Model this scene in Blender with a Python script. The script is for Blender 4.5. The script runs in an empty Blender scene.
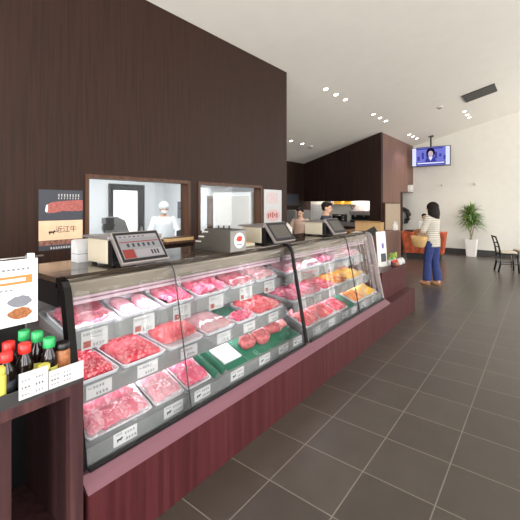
import bpy, bmesh, math, random
from mathutils import Vector, Matrix, noise, Euler
random.seed(7)
C = bpy.context.scene.collection
R = math.radians
PI = math.pi

# ------------------------------------------------------------------ materials
def lin(v):
    v /= 255.0
    return v / 12.92 if v <= 0.04045 else ((v + 0.055) / 1.055) ** 2.4

def rgb(r, g, b):
    return (lin(r), lin(g), lin(b), 1.0)

def new_mat(name):
    m = bpy.data.materials.new(name)
    m.use_nodes = True
    nt = m.node_tree
    return m, nt, nt.nodes['Principled BSDF']

def plain(name, col, rough=0.5, metal=0.0, var=0.06, scale=18.0, emit=0.0, bump=0.0, spec=0.5, stretch=(1, 1, 1)):
    """A procedural surface: base colour varied a little by noise, optional bump."""
    m, nt, p = new_mat(name)
    N, L = nt.nodes, nt.links
    tc = N.new('ShaderNodeTexCoord')
    mp = N.new('ShaderNodeMapping'); mp.inputs['Scale'].default_value = stretch
    nz = N.new('ShaderNodeTexNoise'); nz.inputs['Scale'].default_value = scale; nz.inputs['Detail'].default_value = 4
    L.new(tc.outputs['Object'], mp.inputs['Vector']); L.new(mp.outputs[0], nz.inputs['Vector'])
    rp = N.new('ShaderNodeValToRGB')
    c = rgb(*col)
    rp.color_ramp.elements[0].position = 0.3; rp.color_ramp.elements[1].position = 0.7
    rp.color_ramp.elements[0].color = [x * (1 - var) for x in c[:3]] + [1]
    rp.color_ramp.elements[1].color = [min(1, x * (1 + var)) for x in c[:3]] + [1]
    L.new(nz.outputs['Fac'], rp.inputs[0]); L.new(rp.outputs[0], p.inputs['Base Color'])
    p.inputs['Roughness'].default_value = rough
    p.inputs['Metallic'].default_value = metal
    p.inputs['Specular IOR Level'].default_value = spec
    if emit > 0:
        L.new(rp.outputs[0], p.inputs['Emission Color']); p.inputs['Emission Strength'].default_value = emit
    if bump > 0:
        b = N.new('ShaderNodeBump'); b.inputs['Strength'].default_value = bump; b.inputs['Distance'].default_value = 0.01
        L.new(nz.outputs['Fac'], b.inputs['Height']); L.new(b.outputs[0], p.inputs['Normal'])
    return m

def wood(name, dark, light, rough=0.45, sc=26.0, spec=.2):
    m, nt, p = new_mat(name)
    N, L = nt.nodes, nt.links
    tc = N.new('ShaderNodeTexCoord')
    mp = N.new('ShaderNodeMapping'); mp.inputs['Scale'].default_value = (1, 1, 0.035)
    nz = N.new('ShaderNodeTexNoise'); nz.inputs['Scale'].default_value = sc; nz.inputs['Detail'].default_value = 6
    rp = N.new('ShaderNodeValToRGB')
    rp.color_ramp.elements[0].position = 0.35; rp.color_ramp.elements[1].position = 0.68
    rp.color_ramp.elements[0].color = rgb(*dark); rp.color_ramp.elements[1].color = rgb(*light)
    L.new(tc.outputs['Object'], mp.inputs[0]); L.new(mp.outputs[0], nz.inputs['Vector'])
    L.new(nz.outputs['Fac'], rp.inputs[0]); L.new(rp.outputs[0], p.inputs['Base Color'])
    p.inputs['Roughness'].default_value = rough; p.inputs['Specular IOR Level'].default_value = spec
    return m

def glass(name, tint=(1, 1, 1), refl=1.0, base=0.04, rough=0.02):
    """Thin clear sheet: passes light straight through, reflects more at grazing angles."""
    m = bpy.data.materials.new(name); m.use_nodes = True
    nt = m.node_tree; N, L = nt.nodes, nt.links
    N.remove(N['Principled BSDF'])
    t = N.new('ShaderNodeBsdfTransparent'); t.inputs[0].default_value = (*tint, 1)
    g = N.new('ShaderNodeBsdfGlossy'); g.inputs['Roughness'].default_value = rough
    fr = N.new('ShaderNodeLayerWeight'); fr.inputs['Blend'].default_value = .5
    pw = N.new('ShaderNodeMath'); pw.operation = 'POWER'; pw.inputs[1].default_value = 5
    ml = N.new('ShaderNodeMath'); ml.operation = 'MULTIPLY_ADD'; ml.inputs[1].default_value = .9 * refl; ml.inputs[2].default_value = base
    mx = N.new('ShaderNodeMixShader')
    L.new(fr.outputs['Facing'], pw.inputs[0]); L.new(pw.outputs[0], ml.inputs[0]); L.new(ml.outputs[0], mx.inputs[0])
    L.new(t.outputs[0], mx.inputs[1]); L.new(g.outputs[0], mx.inputs[2])
    L.new(mx.outputs[0], N['Material Output'].inputs[0])
    return m

def film_mat(name, refl=0.5, milk=0.12):
    m = bpy.data.materials.new(name); m.use_nodes = True
    nt = m.node_tree; N, L = nt.nodes, nt.links
    N.remove(N['Principled BSDF'])
    t = N.new('ShaderNodeBsdfTransparent')
    d = N.new('ShaderNodeBsdfDiffuse'); d.inputs[0].default_value = (.9, .88, .9, 1)
    g = N.new('ShaderNodeBsdfGlossy'); g.inputs['Roughness'].default_value = 0.12
    mx = N.new('ShaderNodeMixShader'); mx.inputs[0].default_value = milk
    L.new(t.outputs[0], mx.inputs[1]); L.new(d.outputs[0], mx.inputs[2])
    m2 = N.new('ShaderNodeMixShader')
    fr = N.new('ShaderNodeLayerWeight'); fr.inputs['Blend'].default_value = .3
    ad = N.new('ShaderNodeMath'); ad.operation = 'MULTIPLY_ADD'; ad.inputs[1].default_value = refl; ad.inputs[2].default_value = .04
    tc = N.new('ShaderNodeTexCoord'); nz = N.new('ShaderNodeTexNoise'); nz.inputs['Scale'].default_value = 14; nz.inputs['Detail'].default_value = 2
    bp = N.new('ShaderNodeBump'); bp.inputs['Strength'].default_value = .6; bp.inputs['Distance'].default_value = .02
    L.new(tc.outputs['Object'], nz.inputs['Vector']); L.new(nz.outputs['Fac'], bp.inputs['Height']); L.new(bp.outputs[0], g.inputs['Normal'])
    L.new(fr.outputs['Facing'], ad.inputs[0]); L.new(ad.outputs[0], m2.inputs[0])
    L.new(mx.outputs[0], m2.inputs[1]); L.new(g.outputs[0], m2.inputs[2])
    L.new(m2.outputs[0], N['Material Output'].inputs[0])
    return m

def meat(name, lean, fat, scale=40.0, lo=0.42, hi=0.62, rough=0.32, vary=0.35):
    """Marbled flesh: noise between lean and fat, each separate slice a little different."""
    m, nt, p = new_mat(name)
    N, L = nt.nodes, nt.links
    tc = N.new('ShaderNodeTexCoord'); nz = N.new('ShaderNodeTexNoise')
    nz.inputs['Scale'].default_value = scale; nz.inputs['Detail'].default_value = 5; nz.inputs['Distortion'].default_value = 1.2
    L.new(tc.outputs['Object'], nz.inputs['Vector'])
    rp = N.new('ShaderNodeValToRGB')
    rp.color_ramp.elements[0].position = lo; rp.color_ramp.elements[1].position = hi
    rp.color_ramp.elements[0].color = rgb(*lean); rp.color_ramp.elements[1].color = rgb(*fat)
    ge = N.new('ShaderNodeNewGeometry'); ad = N.new('ShaderNodeMath'); ad.operation = 'MULTIPLY_ADD'
    ad.inputs[1].default_value = vary; L.new(ge.outputs['Random Per Island'], ad.inputs[0])
    sb = N.new('ShaderNodeMath'); sb.operation = 'SUBTRACT'; sb.inputs[1].default_value = vary / 2
    L.new(nz.outputs['Fac'], sb.inputs[0]); L.new(sb.outputs[0], ad.inputs[2])
    L.new(ad.outputs[0], rp.inputs[0]); L.new(rp.outputs[0], p.inputs['Base Color'])
    p.inputs['Roughness'].default_value = rough
    b = N.new('ShaderNodeBump'); b.inputs['Strength'].default_value = .6; b.inputs['Distance'].default_value = .006
    L.new(nz.outputs['Fac'], b.inputs['Height']); L.new(b.outputs[0], p.inputs['Normal'])
    return m

def tiles(name, a, b, grout, size, ox, oy, rough):
    m, nt, p = new_mat(name)
    N, L = nt.nodes, nt.links
    tc = N.new('ShaderNodeTexCoord'); mp = N.new('ShaderNodeMapping'); mp.inputs['Location'].default_value = (-ox, -oy, 0)
    br = N.new('ShaderNodeTexBrick'); br.offset = 0.0; br.squash = 1.0
    br.inputs['Scale'].default_value = 1.0; br.inputs['Brick Width'].default_value = size; br.inputs['Row Height'].default_value = size
    br.inputs['Mortar Size'].default_value = 0.0035; br.inputs['Mortar Smooth'].default_value = 0.1
    br.inputs['Color1'].default_value = rgb(*a); br.inputs['Color2'].default_value = rgb(*b); br.inputs['Mortar'].default_value = rgb(*grout)
    L.new(tc.outputs['Object'], mp.inputs[0]); L.new(mp.outputs[0], br.inputs['Vector'])
    nz = N.new('ShaderNodeTexNoise'); nz.inputs['Scale'].default_value = 6; nz.inputs['Detail'].default_value = 6
    L.new(tc.outputs['Object'], nz.inputs['Vector'])
    mx = N.new('ShaderNodeMixRGB'); mx.blend_type = 'MULTIPLY'; mx.inputs[0].default_value = 1.0; vr = N.new('ShaderNodeMapRange'); vr.inputs[3].default_value = .82; vr.inputs[4].default_value = 1.15; L.new(nz.outputs['Fac'], vr.inputs[0])
    L.new(br.outputs['Color'], mx.inputs[1]); L.new(vr.outputs[0], mx.inputs[2]); L.new(mx.outputs[0], p.inputs['Base Color'])
    rr = N.new('ShaderNodeMapRange'); rr.inputs[3].default_value = rough - .08; rr.inputs[4].default_value = rough + .08
    L.new(nz.outputs['Fac'], rr.inputs[0]); p.inputs['Roughness'].default_value = rough
    return m

def stripes(name, a, b, freq, thr=0.75, axis='Z', rough=0.9):
    m, nt, p = new_mat(name)
    N, L = nt.nodes, nt.links
    tc = N.new('ShaderNodeTexCoord'); w = N.new('ShaderNodeTexWave'); w.wave_type = 'BANDS'; w.bands_direction = axis
    w.inputs['Scale'].default_value = freq; w.inputs['Distortion'].default_value = 0.3
    rp = N.new('ShaderNodeValToRGB'); rp.color_ramp.interpolation = 'EASE'
    rp.color_ramp.elements[0].position = thr; rp.color_ramp.elements[1].position = min(1, thr + .1)
    rp.color_ramp.elements[0].color = rgb(*a); rp.color_ramp.elements[1].color = rgb(*b)
    L.new(tc.outputs['Object'], w.inputs['Vector']); L.new(w.outputs['Fac'], rp.inputs[0]); L.new(rp.outputs[0], p.inputs['Base Color'])
    p.inputs['Roughness'].default_value = rough
    return m

def glow(name, col, strength):
    m = bpy.data.materials.new(name); m.use_nodes = True
    nt = m.node_tree; N, L = nt.nodes, nt.links
    N.remove(N['Principled BSDF'])
    e = N.new('ShaderNodeEmission'); e.inputs[0].default_value = rgb(*col); e.inputs[1].default_value = strength
    L.new(e.outputs[0], N['Material Output'].inputs[0])
    return m

M = {}
M['wall_wood'] = wood('dark_wood_panel', (40, 24, 18), (51, 31, 23), .55, 44)
M['wall_wood2'] = wood('kitchen_wood_panel', (36, 23, 20), (52, 34, 29), .55)
M['frame_wood'] = wood('frame_wood', (66, 44, 32), (88, 60, 44), .4)
M['plinth'] = wood('maroon_laminate', (64, 28, 31), (84, 40, 43), .32)
M['rackwood'] = wood('rack_wood', (58, 38, 40), (82, 54, 54), .35)
M['white_wall'] = plain('white_plaster', (230, 227, 219), .85, var=.02, scale=5)
M['ceiling'] = plain('ceiling_paint', (233, 229, 220), .9, var=.015, scale=4)
M['lab_white'] = plain('workroom_white', (235, 238, 240), .6, var=.02, scale=5)
M['floor'] = tiles('floor_tiles', (64, 57, 52), (71, 64, 58), (116, 108, 100), .4, -1.258, .09, .30)
M['baseboard'] = plain('dark_baseboard', (58, 56, 56), .5)
M['black'] = plain('black_plastic', (18, 17, 18), .35)
M['blackgloss'] = plain('black_gloss', (14, 13, 14), .12)
M['charcoal'] = plain('charcoal', (48, 46, 46), .5)
M['matteblack'] = plain('matte_black', (14, 13, 14), .6, spec=.25)
M['steel'] = plain('brushed_steel', (176, 174, 172), .28, .9, scale=30, stretch=(1, .05, 1))
M['steel2'] = plain('satin_steel', (158, 150, 150), .4, .6, scale=30, stretch=(1, .05, 1))
M['ledge'] = plain('plum_metal_sill', (128, 88, 100), .35, .3, scale=20, stretch=(1, .05, 1))
M['topboard'] = plain('smoked_case_top', (66, 54, 44), .12, .15)
M['case_in'] = plain('case_interior', (138, 142, 142), .45, .2)
M['rail'] = plain('shelf_rail', (136, 138, 138), .4, .3)
M['canopy_metal'] = plain('canopy_metal', (134, 124, 112), .35, .3)
M['lightrail'] = plain('canopy_rail', (206, 178, 190), .35, .1)
M['white'] = plain('white_plastic', (214, 212, 208), .45, var=.02)
M['ivory'] = plain('ivory_plastic', (188, 178, 158), .45, var=.03)
M['paper'] = plain('white_paper', (192, 192, 193), .8, var=.02)
M['ink'] = plain('black_ink', (36, 36, 44), .8)
M['inkgrey'] = plain('grey_ink', (120, 122, 130), .8)
M['inkred'] = plain('red_ink', (200, 58, 52), .7)
M['inkpink'] = plain('pink_print', (206, 168, 168), .7, var=.2, scale=90)
M['orange'] = plain('orange_print', (208, 124, 60), .7)
M['tray'] = plain('white_tray', (226, 226, 232), .3, var=.02)
M['glass'] = glass('clear_glass', (.98, .985, .985), .8, .010)
M['caseglass'] = glass('case_glass', (.98, .985, .985), .7, .010)
M['shelfglass'] = plain('shelf_plate', (152, 156, 158), .3, .2)
M['film'] = film_mat('clinging_film', .35, .03)
M['film2'] = film_mat('milky_film', .35, .13)
M['green'] = plain('green_mat', (34, 110, 84), .6, var=.15, scale=60)
M['mince'] = meat('ground_beef', (198, 44, 66), (248, 180, 182), 52, .40, .62)
M['red'] = meat('red_beef', (200, 56, 80), (244, 180, 190), 34, .38, .66)
M['pink'] = meat('pink_beef', (214, 78, 112), (248, 192, 204), 34, .36, .66)
M['pale'] = meat('pale_pork', (222, 116, 126), (246, 206, 204), 30, .36, .68)
M['salmon'] = meat('salmon_pork', (208, 76, 84), (244, 172, 170), 34, .4, .7)
M['steak'] = meat('dark_steak', (116, 30, 44), (200, 112, 114), 48, .45, .74, .3)
M['fat'] = plain('white_fat', (240, 220, 208), .4)
M['purple'] = meat('purple_beef', (134, 60, 84), (214, 150, 168), 34, .42, .7)
M['chicken'] = meat('orange_chicken', (206, 112, 40), (246, 192, 96), 30, .36, .66)
M['yellowchicken'] = meat('yellow_chicken', (222, 164, 40), (248, 214, 110), 30, .36, .66)
M['skin'] = plain('skin', (214, 168, 142), .55, var=.03, scale=8)
M['hair'] = plain('dark_hair', (28, 20, 18), .6, spec=.2, var=.25, scale=60, stretch=(1, 1, .1))
M['lip'] = plain('lip', (170, 90, 84), .5)
M['jeans'] = plain('blue_denim', (46, 60, 112), .9, var=.18, scale=16, bump=.2)
M['navy'] = plain('navy_shirt', (52, 56, 72), .85, var=.08)
M['coat'] = plain('white_coat', (232, 236, 238), .8, var=.03, scale=10)
M['beigeuniform'] = plain('beige_uniform', (206, 176, 160), .85)
M['stripe'] = stripes('striped_knit', (206, 199, 184), (136, 134, 138), 7.4, .80)
M['sandal'] = plain('tan_sandal', (176, 128, 84), .6)
M['basket'] = plain('woven_straw', (204, 166, 112), .8, var=.25, scale=70, bump=.6)
M['orangecloth'] = plain('orange_cloth', (176, 84, 54), .9, var=.4, scale=9, bump=.2)
M['leaf'] = plain('leaf_green', (104, 136, 76), .5, var=.35, scale=9)
M['leaf2'] = plain('leaf_lime', (150, 172, 70), .5, var=.2, scale=9)
M['stem'] = plain('pale_stem', (170, 160, 120), .8, var=.15)
M['pot'] = plain('white_pot', (240, 238, 234), .4, var=.02)
M['soil'] = plain('soil', (60, 46, 36), .95)
M['soy'] = plain('soy_bottle', (26, 16, 16), .08)
M['redcap'] = plain('red_cap', (206, 40, 36), .4)
M['greencap'] = plain('green_cap', (46, 164, 92), .4)
M['brownjar'] = plain('brown_sesame_jar', (150, 92, 54), .4, var=.35, scale=80)
M['greenjar'] = plain('green_pickle_jar', (120, 124, 48), .4, var=.4, scale=60)
M['yellowlabel'] = plain('yellow_label', (208, 200, 90), .6)
M['card'] = plain('cardboard', (196, 160, 112), .85, var=.05)
M['yellowbox'] = plain('yellow_box', (224, 168, 56), .6)
M['grey'] = plain('grey_plastic', (126, 124, 122), .45)
M['greymid'] = plain('grey_scale_shell', (76, 72, 67), .45)
M['beigepanel'] = plain('beige_panel', (166, 150, 130), .6)
M['slate'] = plain('slate_print', (56, 58, 68), .6)
M['peach'] = plain('peach_print', (222, 186, 154), .7)
M['meatprint'] = plain('meat_print', (156, 84, 78), .6, var=.45, scale=45, stretch=(1, 1, 3))
M['grillprint'] = plain('grill_print', (126, 84, 70), .6, var=.6, scale=40)
M['bulb'] = glow('downlight_bulb', (255, 248, 232), 14.0)
M['tube'] = glow('case_tube', (255, 226, 236), 5.0)
M['fluor'] = glow('workroom_fill_tube', (255, 255, 255), 4.0)
M['daylight'] = glow('bright_outdoors', (255, 255, 255), 1.6)
M['scr_grey'] = glow('screen_grey', (186, 182, 182), .8)
M['scr_pale'] = glow('screen_pale', (206, 196, 196), .8)
M['scr_red'] = glow('screen_red', (190, 92, 84), .8)
M['scr_dark'] = glow('screen_dark', (104, 100, 104), .7)
M['scr_blue'] = glow('screen_blue', (120, 124, 214), 1.0)
M['scr_deep'] = glow('screen_deep_blue', (74, 72, 168), .9)
M['scr_white'] = glow('screen_white', (222, 226, 255), 1.1)
M['scr_skin'] = glow('screen_skin', (214, 188, 206), .95)
M['scr_hair'] = glow('screen_hair', (26, 22, 50), .8)

# ------------------------------------------------------------------ mesh builder
class MB:
    def __init__(self):
        self.bm = bmesh.new(); self.mats = []
    def mi(self, m):
        m = M[m] if isinstance(m, str) else m
        if m not in self.mats: self.mats.append(m)
        return self.mats.index(m)
    def _fin(self, verts, m, mtx=None, smooth=False):
        if mtx is not None:
            bmesh.ops.transform(self.bm, matrix=mtx, verts=verts)
        i = self.mi(m)
        vs = set(verts)
        for f in {f for v in verts for f in v.link_faces}:
            if all(v in vs for v in f.verts):
                f.material_index = i; f.smooth = smooth
    def box(self, lo, hi, m, bev=0.0, mtx=None):
        lo, hi = Vector(lo), Vector(hi)
        r = bmesh.ops.create_cube(self.bm, size=1.0)['verts']
        for v in r:
            v.co = Vector([lo[k] + (v.co[k] + .5) * (hi[k] - lo[k]) for k in range(3)])
        if bev > 0:
            es = list({e for v in r for e in v.link_edges})
            o = bmesh.ops.bevel(self.bm, geom=es, offset=bev, segments=2, affect='EDGES', profile=.7)
            r = list({v for f in o['faces'] for v in f.verts} | {v for v in r if v.is_valid})
            # whole island
            st, seen = list(r), set(r)
            while st:
                v = st.pop()
                for e in v.link_edges:
                    w = e.other_vert(v)
                    if w not in seen: seen.add(w); st.append(w)
            r = list(seen)
        self._fin(r, m, mtx)
        return self
    def cyl(self, p0, p1, r0, r1, m, seg=16, smooth=True, caps=True):
        p0, p1 = Vector(p0), Vector(p1)
        d = p1 - p0; q = d.to_track_quat('Z', 'Y').to_matrix().to_4x4()
        rs = []
        for p, r in ((p0, r0), (p1, r1)):
            rs.append([self.bm.verts.new(p + q.to_3x3() @ Vector((r * math.cos(2 * PI * k / seg), r * math.sin(2 * PI * k / seg), 0))) for k in range(seg)])
        i = self.mi(m)
        for k in range(seg):
            f = self.bm.faces.new((rs[0][k], rs[0][(k + 1) % seg], rs[1][(k + 1) % seg], rs[1][k])); f.material_index = i; f.smooth = smooth
        if caps:
            f = self.bm.faces.new(rs[0][::-1]); f.material_index = i
            f = self.bm.faces.new(rs[1]); f.material_index = i
        return self
    def tube(self, pts, rad, m, seg=10):
        pts = [Vector(p) for p in pts]; n = len(pts)
        rad = rad if isinstance(rad, (list, tuple)) else [rad] * n
        i = self.mi(m); rings = []
        up = Vector((0, 0, 1))
        for k, p in enumerate(pts):
            t = (pts[min(k + 1, n - 1)] - pts[max(k - 1, 0)]).normalized()
            a = up.cross(t)
            if a.length < 1e-3: a = Vector((1, 0, 0))
            a.normalize(); b = t.cross(a).normalized()
            rings.append([self.bm.verts.new(p + rad[k] * (a * math.cos(2 * PI * j / seg) + b * math.sin(2 * PI * j / seg))) for j in range(seg)])
        for k in range(n - 1):
            for j in range(seg):
                f = self.bm.faces.new((rings[k][j], rings[k][(j + 1) % seg], rings[k + 1][(j + 1) % seg], rings[k + 1][j])); f.material_index = i; f.smooth = True
        for rg in (rings[0][::-1], rings[-1]):
            f = self.bm.faces.new(rg); f.material_index = i
        return self
    def loft(self, rings, m, seg=20, smooth=True, power=2.0):
        """rings: (x, y, z, rx, ry) horizontal (super)ellipses."""
        i = self.mi(m); rs = []
        for (x, y, z, rx, ry) in rings:
            row = []
            for k in range(seg):
                a = 2 * PI * k / seg
                ca, sa = math.cos(a), math.sin(a)
                ca = math.copysign(abs(ca) ** (2 / power), ca); sa = math.copysign(abs(sa) ** (2 / power), sa)
                row.append(self.bm.verts.new((x + rx * ca, y + ry * sa, z)))
            rs.append(row)
        for a, b in zip(rs, rs[1:]):
            for k in range(seg):
                f = self.bm.faces.new((a[k], a[(k + 1) % seg], b[(k + 1) % seg], b[k])); f.material_index = i; f.smooth = smooth
        f = self.bm.faces.new(rs[0][::-1]); f.material_index = i
        f = self.bm.faces.new(rs[-1]); f.material_index = i
        return self
    def lathe(self, prof, m, c=(0, 0, 0), seg=18):
        return self.loft([(c[0], c[1], c[2] + z, r, r) for r, z in prof], m, seg)
    def ell(self, c, r, m, seg=18, mtx=None):
        v = bmesh.ops.create_uvsphere(self.bm, u_segments=seg, v_segments=max(8, seg * 2 // 3), radius=1.0)['verts']
        mt = Matrix.Translation(c) @ (mtx or Matrix()) @ Matrix.Diagonal((*r, 1))
        self._fin(v, m, mt, True)
        return self
    def prism(self, pts, d, m, smooth=False):
        """closed outline pts (3D) extruded by the vector d."""
        d = Vector(d); i = self.mi(m)
        a = [self.bm.verts.new(Vector(p)) for p in pts]; b = [self.bm.verts.new(Vector(p) + d) for p in pts]
        n = len(pts)
        fs = [self.bm.faces.new(a[::-1]), self.bm.faces.new(b)]
        for k in range(n): fs.append(self.bm.faces.new((a[k], a[(k + 1) % n], b[(k + 1) % n], b[k])))
        for f in fs: f.material_index = i
        for f in fs[2:]: f.smooth = smooth
        return self
    def quad(self, pts, m):
        f = self.bm.faces.new([self.bm.verts.new(Vector(p)) for p in pts]); f.material_index = self.mi(m)
        return self
    def sheet(self, fn, nu, nv, th, m):
        """closed thin slab over a parametric surface fn(u,v) -> point."""
        i = self.mi(m)
        T = [[self.bm.verts.new(Vector(fn(a / nu, b / nv)) + Vector((0, 0, th))) for b in range(nv + 1)] for a in range(nu + 1)]
        B = [[self.bm.verts.new(Vector(fn(a / nu, b / nv))) for b in range(nv + 1)] for a in range(nu + 1)]
        def F(*v):
            f = self.bm.faces.new(v); f.material_index = i; f.smooth = True
        for a in range(nu):
            for b in range(nv):
                F(T[a][b], T[a + 1][b], T[a + 1][b + 1], T[a][b + 1]); F(B[a][b], B[a][b + 1], B[a + 1][b + 1], B[a + 1][b])
        for a in range(nu):
            F(B[a][0], B[a + 1][0], T[a + 1][0], T[a][0]); F(B[a + 1][nv], B[a][nv], T[a][nv], T[a + 1][nv])
        for b in range(nv):
            F(B[0][b + 1], B[0][b], T[0][b], T[0][b + 1]); F(B[nu][b], B[nu][b + 1], T[nu][b + 1], T[nu][b])
        return self
    def text(self, s, size, m, mtx, th=0.0006):
        cu = bpy.data.curves.new('t', 'FONT'); cu.body = s; cu.size = size; cu.align_x = 'CENTER'; cu.align_y = 'CENTER'; cu.extrude = th; cu.resolution_u = 3
        o = bpy.data.objects.new('t', cu); C.objects.link(o)
        dg = bpy.context.evaluated_depsgraph_get()
        me = bpy.data.meshes.new_from_object(o.evaluated_get(dg))
        bpy.data.objects.remove(o); bpy.data.curves.remove(cu)
        n0 = len(self.bm.verts); f0 = len(self.bm.faces)
        self.bm.from_mesh(me); bpy.data.meshes.remove(me)
        self.bm.verts.ensure_lookup_table(); self.bm.faces.ensure_lookup_table()
        vs = [self.bm.verts[k] for k in range(n0, len(self.bm.verts))]
        bmesh.ops.transform(self.bm, matrix=mtx, verts=vs)
        i = self.mi(m)
        for k in range(f0, len(self.bm.faces)): self.bm.faces[k].material_index = i
        return self
    def build(self, name, parent=None, off=None, loc=None, rot=None, fuse=0.0, smooth_it=0, keep_normals=False):
        if not keep_normals and not fuse: bmesh.ops.recalc_face_normals(self.bm, faces=self.bm.faces)
        if off is not None: bmesh.ops.translate(self.bm, vec=-Vector(off), verts=self.bm.verts)
        me = bpy.data.meshes.new(name); self.bm.to_mesh(me); self.bm.free()
        for m in self.mats: me.materials.append(m)
        o = bpy.data.objects.new(name, me); C.objects.link(o)
        if fuse:
            r = o.modifiers.new('fuse', 'REMESH'); r.mode = 'VOXEL'; r.voxel_size = fuse; r.use_smooth_shade = True
            if smooth_it:
                s = o.modifiers.new('soft', 'SMOOTH'); s.iterations = smooth_it; s.factor = .5
            dg = bpy.context.evaluated_depsgraph_get()
            m2 = bpy.data.meshes.new_from_object(o.evaluated_get(dg))
            o.modifiers.clear(); o.data = m2; m2.name = name
            bpy.data.meshes.remove(me)
            if not m2.materials:
                m2.materials.append(self.mats[0])
        if parent is not None: o.parent = parent
        if loc is not None: o.location = loc
        if rot is not None: o.rotation_euler = rot
        return o

def tag(o, label, cat, group=None, kind=None):
    o['label'] = label; o['category'] = cat
    if group: o['group'] = group
    if kind: o['kind'] = kind
    return o

def thing(name, label, cat, loc=(0, 0, 0), rotz=0.0, group=None):
    o = bpy.data.objects.new(name, None); C.objects.link(o)
    o.location = loc; o.rotation_euler = (0, 0, rotz); o.empty_display_size = .1
    return tag(o, label, cat, group)

def struct(o, label=None):
    o['kind'] = 'structure'
    if label: o['label'] = label
    return o

def clone(o, parent=None):
    c = o.copy(); C.objects.link(c)
    if parent is not None: c.parent = parent
    for ch in list(o.children): clone(ch, c)
    return c

# ------------------------------------------------------------------ the setting
def ceil_z(x): return 4.57 + .246 * x
X0, X1, Y0, Y1 = -6.4, 5.2, -4.0, 13.4        # inner faces of the shop
WL = -3.30                                     # counter-side face of the wooden wall

b = MB(); b.box((X0 - .4, Y0 - .2, -.12), (X1 + .2, Y1 + .2, 0), 'floor'); struct(b.build('floor'))
b = MB()
b.prism([(X0 - .4, Y0 - .2, ceil_z(X0 - .4)), (X1 + .2, Y0 - .2, ceil_z(X1 + .2)), (X1 + .2, Y0 - .2, ceil_z(X1 + .2) + .15), (X0 - .4, Y0 - .2, ceil_z(X0 - .4) + .15)], (0, Y1 - Y0 + .4, 0), 'ceiling')
struct(b.build('ceiling'))

def slope_wall(name, xa, xb, y, th, m, z0=0.0):
    b = MB()
    b.prism([(xa, y, z0), (xb, y, z0), (xb, y, ceil_z(xb) + .05), (xa, y, ceil_z(xa) + .05)], (0, th, 0), m)
    return struct(b.build(name))
slope_wall('wall_far', X0 - .2, X1 + .2, Y1, .15, 'white_wall')
BW = [(-2.6, .0), (.6, 3.2)]                    # unseen glazed openings behind the camera, placed to light far wall and ceiling
b = MB(); yy = Y0 - .15
xs = [X0 - .2, BW[0][0], BW[0][1], BW[1][0], BW[1][1], X1 + .2]
def bpiece(xa, xb, za, zb=None):
    b.prism([(xa, yy, za), (xb, yy, za), (xb, yy, zb or ceil_z(xb) + .05), (xa, yy, zb or ceil_z(xa) + .05)], (0, .15, 0), 'white_wall')
for k in range(0, 6, 2): bpiece(xs[k], xs[k + 1], 0)
for xa, xb in BW: bpiece(xa, xb, 0, .3); bpiece(xa, xb, 3.0)
bmesh.ops.remove_doubles(b.bm, verts=b.bm.verts, dist=.0005)
struct(b.build('wall_back'))
for n, (a_, b_) in enumerate(BW, 7):
    w = bpy.data.objects.new(f'window_{n}', None); C.objects.link(w); w.location = ((a_ + b_) / 2, Y0 - .08, .3); struct(w)
    f = MB()
    for lo, hi in (((a_, Y0 - .12, .3), (a_ + .06, Y0 - .04, 3)), ((b_ - .06, Y0 - .12, .3), (b_, Y0 - .04, 3)), ((a_ + .06, Y0 - .12, .3), (b_ - .06, Y0 - .04, .36)), ((a_ + .06, Y0 - .12, 2.94), (b_ - .06, Y0 - .04, 3))):
        f.box(lo, hi, 'charcoal')
    f.build('window_frame', w, off=w.location)
    f = MB(); f.box((a_ + .06, Y0 - .084, .36), (b_ - .06, Y0 - .076, 2.94), 'glass'); f.build('window_pane', w, off=w.location)

# wooden wall with two serving windows
WIN = [(1.61, 2.857), (2.98, 4.245)]
ZS, ZT = 1.20, 1.885
b = MB()
ys = [Y0, WIN[0][0], WIN[0][1], WIN[1][0], WIN[1][1], 4.9]
top = ceil_z(WL) + .02
for k in range(0, 6, 2):
    b.box((WL - .12, ys[k], 0), (WL, ys[k + 1], top), 'wall_wood')
for (ya, yb) in WIN:
    b.box((WL - .12, ya, 0), (WL, yb, ZS), 'wall_wood'); b.box((WL - .12, ya, ZT), (WL, yb, top), 'wall_wood')
bmesh.ops.remove_doubles(b.bm, verts=b.bm.verts, dist=.0005)
struct(b.build('wall_left'))
for n, (ya, yb) in enumerate(WIN, 1):
    w = bpy.data.objects.new(f'window_{n}', None); C.objects.link(w); w.location = (WL - .06, (ya + yb) / 2, ZS); struct(w)
    b = MB(); t = .035
    b.box((WL - .13, ya, ZS), (WL + .012, ya + t, ZT), 'frame_wood'); b.box((WL - .13, yb - t, ZS), (WL + .012, yb, ZT), 'frame_wood')
    b.box((WL - .13, ya + t, ZT - t), (WL + .012, yb - t, ZT), 'frame_wood'); b.box((WL - .13, ya + t, ZS), (WL + .012, yb - t, ZS + .02), 'frame_wood')
    b.build('window_frame', w, off=w.location)
    b = MB(); b.box((WL - .07, ya + t, ZS + .02), (WL - .064, yb - t, ZT - t), 'glass'); b.build('window_pane', w, off=w.location)
    b = MB(); b.box((WL - .12, ya - .02, ZS - .03), (WL + .1, yb + .02, ZS), 'frame_wood', .006); b.build('window_sill', w, off=w.location)

# workroom behind the windows
b = MB(); b.box((X0 - .1, -1.1, 0), (X0, 4.9, 2.62), 'lab_white')
struct(b.build('wall_workroom_back'))
for nm, yy in (('wall_workroom_end', 4.8), ('wall_workroom_near', -1.1)):
    b = MB(); xa, xb = X0, WL - .12
    b.prism([(xa, yy, 0), (xb, yy, 0), (xb, yy, ceil_z(xb) + .03), (xa, yy, ceil_z(xa) + .03)], (0, .1, 0), 'lab_white'); struct(b.build(nm))
b = MB(); b.box((X0, -1.0, 2.5), (WL - .12, 4.8, 2.6), 'lab_white'); struct(b.build('ceiling_workroom'))
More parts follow.
